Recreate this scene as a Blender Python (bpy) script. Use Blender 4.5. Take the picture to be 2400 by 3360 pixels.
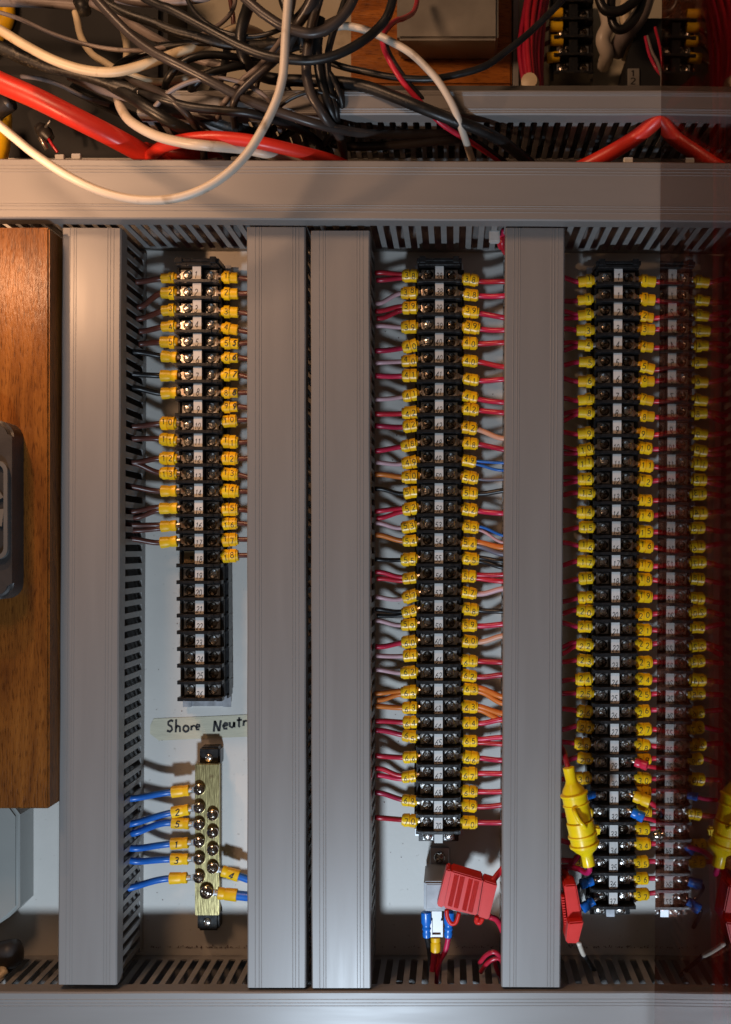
import bpy, bmesh, math, random
from mathutils import Vector, Matrix
S = bpy.context.scene
for o in list(bpy.data.objects): bpy.data.objects.remove(o)
R = random.Random(7)
MM = 0.001
OZ = 1200.0          # the panel's optical centre is 1.2 m above the floor (mm)
D = 750.0            # camera distance from the board, mm
F = 3204.0           # focal length in photo pixels

# ------------------------------------------------------------ camera
cam = bpy.data.cameras.new("camera"); co = bpy.data.objects.new("camera", cam)
S.collection.objects.link(co); S.camera = co
co.location = (0, -D*MM, OZ*MM); co.rotation_euler = (math.radians(90), 0, 0)
cam.sensor_fit = 'AUTO'; cam.sensor_width = 36; cam.lens = 36*F/3360
cam.shift_x = -290/3360; cam.shift_y = 120/3360
cam.clip_start = 0.01; cam.clip_end = 50
cam.dof.use_dof = True; cam.dof.focus_distance = 0.712; cam.dof.aperture_fstop = 6.0
S.render.resolution_x = 731; S.render.resolution_y = 1024
# ------------------------------------------------------------ world and lamps
w = bpy.data.worlds.new("World"); S.world = w; w.use_nodes = True
bg = w.node_tree.nodes['Background']; bg.inputs[0].default_value = (1.0, 0.74, 0.56, 1); bg.inputs[1].default_value = 0.05
def lamp(name, kind, loc, energy, col, size=None, aim=None):
    l = bpy.data.lights.new(name, kind); o = bpy.data.objects.new(name, l); S.collection.objects.link(o)
    o.location = Vector((loc[0], -loc[2], loc[1]+OZ))*MM
    l.energy = energy; l.color = col
    if kind == 'POINT': l.shadow_soft_size = size*MM
    if kind == 'AREA':
        l.shape = 'DISK'; l.size = size*MM
        t = Vector((aim[0], -aim[2], aim[1]+OZ))*MM
        o.rotation_euler = (t-o.location).to_track_quat('-Z', 'Y').to_euler()
    return o
# (x right, z up, h out of the board) in mm
lamp("warm_lamp", 'POINT', (-338, 214, 205), 1.45, (1.0, 0.56, 0.30), 5)
lamp("cool_lamp", 'AREA', (-95, -562, 560), 4.2, (0.69, 0.84, 1.0), 60, (-10, -130, 0))
lamp("warm_fill", 'AREA', (-400, 500, 560), 2.3, (1.0, 0.58, 0.33), 170, (40, 130, 0))  # added warm fill to brighten the upper ducts, not an actual lamp
S.view_settings.view_transform = 'Standard'; S.view_settings.look = 'None'
S.view_settings.exposure = 0; S.view_settings.gamma = 1; S.view_settings.use_curve_mapping = False
S.cycles.use_denoising = True
S.cycles.max_bounces = 8; S.cycles.transparent_max_bounces = 16

# ------------------------------------------------------------ materials
def mat(name, col, rough=0.5, metal=0.0, var=0.0, vscale=60, bump=0.0, bscale=400, stretch=None, dark=None, dscale=80, damt=0.5, coat=0.0, spec=0.5):
    m = bpy.data.materials.new(name); m.use_nodes = True; nt = m.node_tree; N = nt.nodes; L = nt.links
    p = N['Principled BSDF']; p.inputs['Roughness'].default_value = rough; p.inputs['Metallic'].default_value = metal
    p.inputs['Base Color'].default_value = (*col, 1); p.inputs['Specular IOR Level'].default_value = spec
    p.inputs['Coat Weight'].default_value = coat
    tc = N.new('ShaderNodeTexCoord'); mp = N.new('ShaderNodeMapping'); L.new(tc.outputs['Object'], mp.inputs[0])
    if stretch: mp.inputs['Scale'].default_value = stretch
    last = None
    if var > 0:
        n = N.new('ShaderNodeTexNoise'); n.inputs['Scale'].default_value = vscale; n.inputs['Detail'].default_value = 5
        L.new(mp.outputs[0], n.inputs['Vector'])
        r = N.new('ShaderNodeValToRGB'); r.color_ramp.elements[0].position = 0.3; r.color_ramp.elements[1].position = 0.7
        r.color_ramp.elements[0].color = (*[c*(1-var) for c in col], 1); r.color_ramp.elements[1].color = (*[min(1, c*(1+var)) for c in col], 1)
        L.new(n.outputs['Fac'], r.inputs[0]); last = r.outputs[0]
        rr = N.new('ShaderNodeMapRange'); rr.inputs['To Min'].default_value = max(0.05, rough-0.1); rr.inputs['To Max'].default_value = rough+0.12
        L.new(n.outputs['Fac'], rr.inputs['Value']); L.new(rr.outputs[0], p.inputs['Roughness'])
    if dark:
        n2 = N.new('ShaderNodeTexNoise'); n2.inputs['Scale'].default_value = dscale; n2.inputs['Detail'].default_value = 6
        L.new(tc.outputs['Object'], n2.inputs['Vector'])
        r2 = N.new('ShaderNodeValToRGB'); r2.color_ramp.elements[0].position = damt; r2.color_ramp.elements[1].position = min(1, damt+0.13)
        r2.color_ramp.elements[0].color = (0, 0, 0, 1); r2.color_ramp.elements[1].color = (1, 1, 1, 1)
        L.new(n2.outputs['Fac'], r2.inputs[0])
        mx = N.new('ShaderNodeMix'); mx.data_type = 'RGBA'; L.new(r2.outputs[0], mx.inputs['Factor'])
        if last: L.new(last, mx.inputs['A'])
        else: mx.inputs['A'].default_value = (*col, 1)
        mx.inputs['B'].default_value = (*dark, 1); last = mx.outputs['Result']
    if last: L.new(last, p.inputs['Base Color'])
    if bump > 0:
        n3 = N.new('ShaderNodeTexNoise'); n3.inputs['Scale'].default_value = bscale; n3.inputs['Detail'].default_value = 4
        L.new(mp.outputs[0], n3.inputs['Vector'])
        b = N.new('ShaderNodeBump'); b.inputs['Strength'].default_value = bump; b.inputs['Distance'].default_value = 0.0004
        L.new(n3.outputs['Fac'], b.inputs['Height']); L.new(b.outputs[0], p.inputs['Normal'])
    return m
M = {}
M['board'] = mat('white_board', (0.55, 0.525, 0.485), 0.5, var=0.07, vscale=14, bump=0.2, bscale=300, dark=(0.30, 0.27, 0.23), dscale=260, damt=0.665)
M['cream'] = mat('cream_board', (0.50, 0.45, 0.34), 0.6, var=0.08, vscale=12, dark=(0.33, 0.28, 0.2), dscale=50, damt=0.62)
M['pvc_v'] = mat('grey_pvc_long_z', (0.205, 0.191, 0.183), 0.38, var=0.03, vscale=30, bump=0.03, bscale=90, stretch=(3, 1, 0.25), dark=(0.33, 0.32, 0.31), dscale=190, damt=0.74)
M['pvc_h'] = mat('grey_pvc_long_x', (0.205, 0.191, 0.183), 0.40, var=0.03, vscale=30, bump=0.03, bscale=90, stretch=(0.25, 1, 3), dark=(0.33, 0.32, 0.31), dscale=190, damt=0.74)
M['pvc_slot'] = mat('grey_pvc_slotted', (0.235, 0.225, 0.215), 0.42, var=0.10, vscale=90, bump=0.1, bscale=300)
M['black'] = mat('black_phenolic', (0.012, 0.012, 0.013), 0.30, var=0.3, vscale=300, bump=0.2, bscale=700, dark=(0.05, 0.04, 0.028), dscale=330, damt=0.60)
M['screw'] = mat('plated_screw', (0.78, 0.76, 0.73), 0.24, 1.0, var=0.25, vscale=300, bump=0.5, bscale=500, dark=(0.16, 0.11, 0.07), dscale=380, damt=0.60)
M['plate'] = mat('plated_contact', (0.64, 0.62, 0.60), 0.38, 1.0, var=0.3, vscale=300, bump=0.3, bscale=500, dark=(0.13, 0.09, 0.06), dscale=300, damt=0.52)
M['dirty_screw'] = mat('tarnished_screw', (0.30, 0.26, 0.22), 0.25, 1.0, var=0.3, vscale=300, bump=0.6, bscale=500, dark=(0.05, 0.035, 0.02), dscale=380, damt=0.5)
M['bare_copper'] = mat('ridged_brass_clamp', (0.35, 0.25, 0.14), 0.5, 0.8, bump=0.5, bscale=900)
M['lug'] = mat('tinned_lug', (0.60, 0.54, 0.48), 0.32, 1.0, var=0.2, vscale=300, dark=(0.45, 0.26, 0.14), dscale=300, damt=0.55)
M['steel'] = mat('bright_steel', (0.40, 0.40, 0.40), 0.5, 1.0, var=0.15, vscale=200)
M['rail'] = mat('rail_steel', (0.48, 0.49, 0.52), 0.42, 1.0, var=0.2, vscale=120)
M['tabmetal'] = mat('dull_spade_metal', (0.34, 0.33, 0.34), 0.42, 0.4, var=0.2, vscale=200)
M['nickel'] = mat('nickel_screw', (0.55, 0.50, 0.45), 0.16, 1.0, bump=0.1, bscale=300)
M['brass'] = mat('brushed_brass', (0.50, 0.42, 0.20), 0.34, 1.0, var=0.18, vscale=120, bump=0.3, bscale=120, stretch=(9, 1, 1), dark=(0.30, 0.22, 0.11), dscale=120, damt=0.60)
M['yellow'] = mat('yellow_pvc', (0.80, 0.50, 0.006), 0.38, var=0.10, vscale=200, bump=0.25, bscale=350, dark=(0.55, 0.30, 0.01), dscale=120, damt=0.66)
M['ring'] = mat('yellow_number_ring', (0.90, 0.57, 0.006), 0.33, var=0.05, vscale=200, bump=0.12, bscale=350)
M['ink'] = mat('black_ink', (0.012, 0.011, 0.012), 0.55)
M['marker'] = mat('white_marker_strip', (0.56, 0.545, 0.52), 0.5, var=0.06, vscale=120, dark=(0.36, 0.28, 0.2), dscale=180, damt=0.68)
M['red'] = mat('red_pvc', (0.52, 0.018, 0.028), 0.30, var=0.12, vscale=150, bump=0.1, bscale=400)
M['crimson'] = mat('crimson_pvc', (0.42, 0.014, 0.040), 0.34, var=0.15, vscale=150)
M['bigred'] = mat('battery_cable_red', (0.62, 0.030, 0.016), 0.36, var=0.08, vscale=60, bump=0.3, bscale=160, dark=(0.28, 0.012, 0.008), dscale=110, damt=0.66)
M['magenta'] = mat('magenta_pvc', (0.42, 0.012, 0.09), 0.34)
M['pink'] = mat('pink_pvc', (0.55, 0.33, 0.36), 0.42, var=0.08, vscale=150)
M['salmon'] = mat('salmon_pvc', (0.60, 0.32, 0.22), 0.42)
M['orange'] = mat('orange_pvc', (0.62, 0.17, 0.025), 0.38, var=0.08, vscale=150)
M['brown'] = mat('brown_pvc', (0.095, 0.032, 0.024), 0.32, var=0.15, vscale=150)
M['blue'] = mat('blue_pvc', (0.012, 0.12, 0.48), 0.33, var=0.1, vscale=120, bump=0.15, bscale=250)
M['bluecrimp'] = mat('blue_crimp_sleeve', (0.01, 0.14, 0.55), 0.28, bump=0.3, bscale=300)
M['green'] = mat('green_pvc', (0.01, 0.16, 0.06), 0.4)
M['greyw'] = mat('grey_violet_pvc', (0.13, 0.12, 0.16), 0.4)
M['blackw'] = mat('black_pvc', (0.010, 0.010, 0.011), 0.36, var=0.3, vscale=150, bump=0.15, bscale=300)
M['cable'] = mat('dusty_black_cable', (0.010, 0.0095, 0.0095), 0.38, var=0.4, vscale=80, bump=0.25, bscale=260, dark=(0.10, 0.085, 0.065), dscale=600, damt=0.66)
M['dusty'] = mat('very_dusty_black_cable', (0.02, 0.019, 0.018), 0.45, var=0.4, vscale=80, bump=0.6, bscale=300, dark=(0.09, 0.078, 0.058), dscale=420, damt=0.56)
M['bronze'] = mat('brown_grey_cable', (0.042, 0.034, 0.031), 0.34, var=0.2, vscale=60, bump=0.2, bscale=260)
M['mauve'] = mat('mauve_grey_cable', (0.20, 0.165, 0.155), 0.42, var=0.2, vscale=60, bump=0.3, bscale=200, dark=(0.10, 0.08, 0.07), dscale=140, damt=0.62)
M['creamc'] = mat('cream_cable', (0.64, 0.52, 0.35), 0.42, var=0.1, vscale=60, bump=0.15, bscale=200, dark=(0.30, 0.22, 0.13), dscale=90, damt=0.64)
M['whitec'] = mat('white_cable', (0.60, 0.52, 0.43), 0.40, var=0.07, vscale=40, bump=0.12, bscale=200, dark=(0.34, 0.26, 0.18), dscale=70, damt=0.63)
M['plastic_white'] = mat('white_plastic_case', (0.27, 0.275, 0.26), 0.4, var=0.05, vscale=20)
M['plastic_dark'] = mat('dark_grey_plastic', (0.032, 0.028, 0.027), 0.45, var=0.15, vscale=60, bump=0.2, bscale=500)
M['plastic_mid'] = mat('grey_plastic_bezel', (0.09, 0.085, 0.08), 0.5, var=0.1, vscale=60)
M['recess'] = mat('black_interior', (0.008, 0.008, 0.009), 0.7, var=0.4, vscale=40)
M['case'] = mat('grey_metal_case', (0.30, 0.28, 0.25), 0.42, 0.4, var=0.18, vscale=30, bump=0.15, bscale=200)
M['relay'] = mat('grey_relay_case', (0.22, 0.235, 0.26), 0.34, var=0.08, vscale=70, bump=0.1, bscale=300)
M['relay_face'] = mat('grey_relay_label', (0.27, 0.29, 0.32), 0.26, var=0.12, vscale=90)
M['tape'] = mat('masking_tape', (0.50, 0.46, 0.34), 0.62, var=0.08, vscale=90, bump=0.6, bscale=260, stretch=(0.6, 1, 3))
M['fuse'] = mat('red_fuse_plastic', (0.60, 0.022, 0.016), 0.38, spec=0.3, var=0.06, vscale=120)
M['fusey'] = mat('yellow_fuse_plastic', (0.85, 0.60, 0.006), 0.28, var=0.06, vscale=80, bump=0.2, bscale=180)

def vary(m, lo, hi):
    nt = m.node_tree; N = nt.nodes; L = nt.links; p = N['Principled BSDF']; src = p.inputs['Base Color'].links[0].from_socket
    oi = N.new('ShaderNodeObjectInfo'); hs = N.new('ShaderNodeHueSaturation'); mr = N.new('ShaderNodeMapRange'); mr.inputs['To Min'].default_value = lo; mr.inputs['To Max'].default_value = hi
    mh = N.new('ShaderNodeMapRange'); mh.inputs['To Min'].default_value = 0.487; mh.inputs['To Max'].default_value = 0.499
    ml = N.new('ShaderNodeMath'); ml.operation = 'MULTIPLY'; ml.inputs[1].default_value = 7.31; fr = N.new('ShaderNodeMath'); fr.operation = 'FRACT'
    L.new(oi.outputs['Random'], mr.inputs['Value']); L.new(oi.outputs['Random'], ml.inputs[0]); L.new(ml.outputs[0], fr.inputs[0]); L.new(fr.outputs[0], mh.inputs['Value'])
    L.new(mh.outputs[0], hs.inputs['Hue']); L.new(mr.outputs[0], hs.inputs['Value']); L.new(src, hs.inputs['Color']); L.new(hs.outputs[0], p.inputs['Base Color'])
vary(M['yellow'], 0.86, 1.12); vary(M['ring'], 0.90, 1.10); vary(M['red'], 0.7, 1.2); vary(M['crimson'], 0.7, 1.2); vary(M['marker'], 0.85, 1.1)
def wood(name, cols, axis):
    m = bpy.data.materials.new(name); m.use_nodes = True; nt = m.node_tree; N = nt.nodes; L = nt.links
    p = N['Principled BSDF']; tc = N.new('ShaderNodeTexCoord'); mp = N.new('ShaderNodeMapping'); L.new(tc.outputs['Object'], mp.inputs[0])
    sc = [14, 14, 14]; sc[axis] = 1.6; mp.inputs['Scale'].default_value = sc
    mp.inputs['Rotation'].default_value = (0, 0.03, 0)
    n = N.new('ShaderNodeTexNoise'); n.inputs['Scale'].default_value = 4.2; n.inputs['Detail'].default_value = 8; n.inputs['Roughness'].default_value = 0.62; n.inputs['Distortion'].default_value = 0.9
    L.new(mp.outputs[0], n.inputs['Vector'])
    r = N.new('ShaderNodeValToRGB'); e = r.color_ramp.elements; e[0].position = 0.30; e[0].color = (*cols[0], 1); e[1].position = 0.72; e[1].color = (*cols[2], 1)
    q = e.new(0.5); q.color = (*cols[1], 1); L.new(n.outputs['Fac'], r.inputs[0])
    n2 = N.new('ShaderNodeTexNoise'); n2.inputs['Scale'].default_value = 75; n2.inputs['Detail'].default_value = 5; L.new(mp.outputs[0], n2.inputs['Vector'])
    r2 = N.new('ShaderNodeValToRGB'); r2.color_ramp.elements[0].position = 0.36; r2.color_ramp.elements[0].color = (0.35, 0.3, 0.28, 1); r2.color_ramp.elements[1].position = 0.47; r2.color_ramp.elements[1].color = (1, 1, 1, 1)
    L.new(n2.outputs['Fac'], r2.inputs[0])
    mx = N.new('ShaderNodeMix'); mx.data_type = 'RGBA'; mx.blend_type = 'MULTIPLY'; mx.inputs['Factor'].default_value = 0.75
    L.new(r.outputs[0], mx.inputs['A']); L.new(r2.outputs[0], mx.inputs['B']); L.new(mx.outputs['Result'], p.inputs['Base Color'])
    b = N.new('ShaderNodeBump'); b.inputs['Strength'].default_value = 0.75; b.inputs['Distance'].default_value = 0.0007
    L.new(n2.outputs['Fac'], b.inputs['Height']); L.new(b.outputs[0], p.inputs['Normal'])
    p.inputs['Roughness'].default_value = 0.32; p.inputs['Specular IOR Level'].default_value = 0.28; p.inputs['Coat Weight'].default_value = 0.0; p.inputs['Coat Roughness'].default_value = 0.22
    return m
M['wood'] = wood('varnished_wood', ((0.070, 0.022, 0.005), (0.165, 0.058, 0.010), (0.27, 0.105, 0.020)), 2)
M['plug'] = wood('wood_plug', ((0.30, 0.12, 0.03), (0.42, 0.18, 0.045), (0.52, 0.26, 0.08)), 0)
M['wood_h'] = wood('varnished_wood_across', ((0.20, 0.055, 0.008), (0.38, 0.12, 0.016), (0.50, 0.18, 0.03)), 0)

def smoked():
    m = bpy.data.materials.new('smoked_acrylic'); m.use_nodes = True; nt = m.node_tree; N = nt.nodes; L = nt.links
    N.remove(N['Principled BSDF']); out = N['Material Output']
    t = N.new('ShaderNodeBsdfTransparent'); t.inputs[0].default_value = (0.55, 0.33, 0.26, 1)
    g = N.new('ShaderNodeBsdfGlossy'); g.inputs['Color'].default_value = (0.95, 0.93, 0.92, 1); g.inputs['Roughness'].default_value = 0.0
    tc = N.new('ShaderNodeTexCoord'); nz = N.new('ShaderNodeTexNoise'); nz.inputs['Scale'].default_value = 22; nz.inputs['Detail'].default_value = 6; L.new(tc.outputs['Object'], nz.inputs['Vector'])
    mr = N.new('ShaderNodeMapRange'); mr.inputs['From Min'].default_value = 0.5; mr.inputs['From Max'].default_value = 0.8; mr.inputs['To Max'].default_value = 0.10
    L.new(nz.outputs['Fac'], mr.inputs['Value']); L.new(mr.outputs[0], g.inputs['Roughness'])
    bp = N.new('ShaderNodeBump'); bp.inputs['Strength'].default_value = 0.02; bp.inputs['Distance'].default_value = 0.002; n5 = N.new('ShaderNodeTexNoise'); n5.inputs['Scale'].default_value = 7
    L.new(tc.outputs['Object'], n5.inputs['Vector']); L.new(n5.outputs['Fac'], bp.inputs['Height']); L.new(bp.outputs[0], g.inputs['Normal'])
    # Schlick reflectance from |cos|, the same for both faces of the sheet (it has no refraction)
    ge = N.new('ShaderNodeNewGeometry'); dt = N.new('ShaderNodeVectorMath'); dt.operation = 'DOT_PRODUCT'
    L.new(ge.outputs['Incoming'], dt.inputs[0]); L.new(ge.outputs['Normal'], dt.inputs[1])
    def mth(op, a, b=None):
        q = N.new('ShaderNodeMath'); q.operation = op
        for k_, v_ in ((0, a), (1, b)):
            if v_ is None: continue
            if isinstance(v_, (int, float)): q.inputs[k_].default_value = v_
            else: L.new(v_, q.inputs[k_])
        return q.outputs[0]
    om = mth('SUBTRACT', 1.0, mth('ABSOLUTE', dt.outputs['Value'])); f5 = mth('POWER', om, 4.2); ff = mth('ADD', mth('MULTIPLY', f5, 0.94), 0.05)
    x = N.new('ShaderNodeMixShader'); L.new(ff, x.inputs[0]); L.new(t.outputs[0], x.inputs[1]); L.new(g.outputs[0], x.inputs[2]); L.new(x.outputs[0], out.inputs[0])
    return m
M['smoked'] = smoked()

# ------------------------------------------------------------ helpers (all lengths mm, x right, z up, h out of the board)
COL = S.collection
def P(px, py, h):
    d = D-h
    return Vector(((px-1490)*d/F, -h, (1800-py)*d/F + OZ))
ORG = {}
def thing(name, label, cat, loc, group=None):
    o = bpy.data.objects.new(name, None); COL.objects.link(o); o.empty_display_size = 0.01
    o.location = Vector(loc)*MM; ORG[o.name] = Vector(loc)
    o['label'] = label; o['category'] = cat
    if group: o['group'] = group
    return o
def build(name, bm, mats, parent=None, smooth=False, origin=None):
    me = bpy.data.meshes.new(name)
    if parent is not None: org = ORG[parent.name]
    else:
        if origin is None:
            vs = [v.co for v in bm.verts]
            origin = Vector(((min(v.x for v in vs)+max(v.x for v in vs))/2, max(v.y for v in vs), min(v.z for v in vs)))
        org = Vector(origin)
    for v in bm.verts: v.co = (v.co-org)*MM
    bmesh.ops.recalc_face_normals(bm, faces=[f for f in bm.faces if f.material_index == 0])
    bm.to_mesh(me); bm.free()
    if not isinstance(mats, (list, tuple)): mats = [mats]
    for m in mats: me.materials.append(M[m])
    if smooth:
        for p in me.polygons: p.use_smooth = True
        if smooth != 'all': me.set_sharp_from_angle(angle=math.radians(35))
    o = bpy.data.objects.new(name, me); COL.objects.link(o)
    if parent is not None: o.parent = parent
    else: o.location = org*MM
    ORG[o.name] = org
    return o
def tag(o, label=None, cat=None, group=None, kind=None):
    if label: o['label'] = label
    if cat: o['category'] = cat
    if group: o['group'] = group
    if kind: o['kind'] = kind
    return o
def box(bm, c, s, mi=0, rot=None):
    r = bmesh.ops.create_cube(bm, size=1)
    for v in r['verts']:
        p = Vector((v.co.x*s[0], v.co.y*s[1], v.co.z*s[2]))
        if rot: p = rot @ p
        v.co = p+Vector(c)
    for f in {f for v in r['verts'] for f in v.link_faces}: f.material_index = mi
    return r['verts']
def bevel(bm, w, seg=2):
    bmesh.ops.bevel(bm, geom=list(bm.edges), offset=w, segments=seg, affect='EDGES', clamp_overlap=True)
def spline(pts, n=8):
    pts = [Vector(p) for p in pts]
    if len(pts) < 3:
        return [pts[0].lerp(pts[-1], i/n) for i in range(n+1)]
    e = [pts[0]*2-pts[1]]+pts+[pts[-1]*2-pts[-2]]
    out = []
    for i in range(1, len(e)-2):
        a, b, c, d = e[i-1:i+3]
        for k in range(n):
            t = k/n
            out.append(0.5*((2*b)+(c-a)*t+(2*a-5*b+4*c-d)*t*t+(3*b-a-3*c+d)*t**3))
    out.append(pts[-1]); return out
def tube(bm, pts, r, seg=10, mi=0, cap=True):
    n = len(pts); rs = r if isinstance(r, (list, tuple)) else [r]*n
    T = [(pts[min(i+1, n-1)]-pts[max(i-1, 0)]).normalized() for i in range(n)]
    u = T[0].cross(Vector((0, 1, 0.13)))
    if u.length < 1e-3: u = T[0].cross(Vector((1, 0, 0)))
    u.normalize(); rings = []
    for i in range(n):
        u = (u-T[i]*u.dot(T[i])).normalized(); v = T[i].cross(u)
        rings.append([bm.verts.new(pts[i]+(u*math.cos(a)+v*math.sin(a))*rs[i]) for a in [2*math.pi*k/seg for k in range(seg)]])
    for i in range(n-1):
        for k in range(seg):
            f = bm.faces.new((rings[i][k], rings[i][(k+1) % seg], rings[i+1][(k+1) % seg], rings[i+1][k])); f.material_index = mi
    if cap:
        for q in (rings[0][::-1], rings[-1]):
            f = bm.faces.new(q); f.material_index = mi
    return rings
def cablepts(data, n=8):
    return spline([P(*d) for d in data], n)
def prism(bm, poly, y0, y1, mi=0):
    """poly in (x, z) mm world; extruded between two y values"""
    a = [bm.verts.new((x, y0, z)) for x, z in poly]; b = [bm.verts.new((x, y1, z)) for x, z in poly]
    n = len(poly); fs = [bm.faces.new(a), bm.faces.new(b[::-1])]
    for i in range(n): fs.append(bm.faces.new((a[i], b[i], b[(i+1) % n], a[(i+1) % n])))
    for f in fs: f.material_index = mi
# ---- strokes (digits and letters), unit box x 0..0.6, y 0..1
def arc(cx, cy, rx, ry, a0, a1, n=9):
    return [(cx+rx*math.cos(math.radians(a0+(a1-a0)*i/n)), cy+ry*math.sin(math.radians(a0+(a1-a0)*i/n))) for i in range(n+1)]
G = {
 '0': [arc(.3, .5, .26, .48, 90, 450, 16)],
 '1': [[(.14, .78), (.34, .98), (.34, .02)]],
 '2': [arc(.3, .72, .25, .26, 165, -30)+[(.05, .02), (.58, .02)]],
 '3': [arc(.28, .74, .24, .24, 150, -85)+[(.22, .5)], [(.22, .52)]+arc(.29, .27, .27, .26, 85, -150)],
 '4': [[(.44, .0), (.44, .98), (.03, .3), (.6, .3)]],
 '5': [[(.54, .98), (.12, .98), (.09, .54)]+arc(.3, .32, .27, .31, 130, -150)],
 '6': [[(.5, .96), (.2, .7), (.06, .4)]+arc(.3, .28, .25, .27, 170, -190, 14)],
 '7': [[(.04, .98), (.57, .98), (.22, .0)]],
 '8': [arc(.3, .75, .21, .23, -90, 270, 12), arc(.3, .27, .26, .26, 90, -270, 12)],
 '9': [arc(.3, .7, .25, .27, -10, 350, 14)+[(.5, .35), (.2, .02)]],
 'S': [[(.58, .9), (.35, .99), (.1, .85), (.12, .62), (.42, .45), (.5, .2), (.3, .02), (.0, .1)]],
 'h': [[(.06, 1.02), (.08, .0)], [(.08, .35), (.25, .52), (.42, .42), (.46, .02)]],
 'o': [arc(.28, .27, .24, .26, 80, 440, 12)],
 'r': [[(.08, .52), (.1, .0)], [(.1, .34), (.25, .5), (.42, .46)]],
 'e': [[(.08, .25), (.42, .33), (.38, .48), (.2, .52), (.06, .3), (.16, .04), (.42, .06)]],
 'N': [[(.03, .0), (.05, .95)], [(.05, .95), (.45, .05)], [(.45, .05), (.55, .98)]],
 'u': [[(.06, .5), (.08, .12), (.25, .02), (.4, .2), (.42, .52)], [(.42, .52), (.46, .02)]],
 't': [[(.26, .95), (.24, .1), (.38, .02)], [(.02, .66), (.5, .7)]],
 'a': [arc(.26, .26, .22, .24, 60, 400, 12), [(.48, .5), (.5, .02)]],
 'l': [[(.1, 1.0), (.1, .0)]],
 'A': [[(.0, .0), (.3, 1.0), (.6, .0)], [(.12, .35), (.48, .35)]],
}
def glyph(bm, ch, mapf, width, mi=1, jit=0.0, slant=0.0, rr=R):
    for st in G[ch]:
        raw_ = [Vector((x+slant*(y-.4)+rr.uniform(-jit, jit), y+rr.uniform(-jit, jit))) for x, y in st]; pts = [raw_[0]]
        for q in raw_[1:]:
            k_ = max(1, int((q-pts[-1]).length/0.14)); p_0 = pts[-1]
            pts += [p_0.lerp(q, i_/k_) for i_ in range(1, k_+1)]
        n = len(pts); L_, R_ = [], []
        for i in range(n):
            t = (pts[min(i+1, n-1)]-pts[max(i-1, 0)])
            if t.length < 1e-5: t = Vector((1, 0))
            t.normalize(); nn = Vector((-t.y, t.x))*width/2
            L_.append(bm.verts.new(mapf(*(pts[i]+nn)))); R_.append(bm.verts.new(mapf(*(pts[i]-nn))))
        for i in range(n-1):
            f = bm.faces.new((R_[i], R_[i+1], L_[i+1], L_[i])); f.material_index = mi

# ------------------------------------------------------------ structure: boards
bm = bmesh.new(); a = P(-260, 560, 0); b = P(2900, 3700, 0)
zt = OZ+300
box(bm, ((a.x+b.x)/2, 6, (zt+b.z)/2), (b.x-a.x, 12, zt-b.z))
tag(build('wall', bm, 'board'), 'white painted mounting board behind the wiring', kind='structure')
bm = bmesh.new()
box(bm, (20, 106, OZ+430), (1000, 12, 330))
tag(build('upper_wall', bm, 'cream'), 'cream board set back behind the tangle of cables', kind='structure')
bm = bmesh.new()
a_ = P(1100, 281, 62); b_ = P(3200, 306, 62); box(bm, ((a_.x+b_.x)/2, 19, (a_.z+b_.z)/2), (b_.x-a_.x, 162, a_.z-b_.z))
tag(build('ledge', bm, 'plastic_mid'), kind='structure')  # shade and dirt of this band are put into the darker plastic

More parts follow.
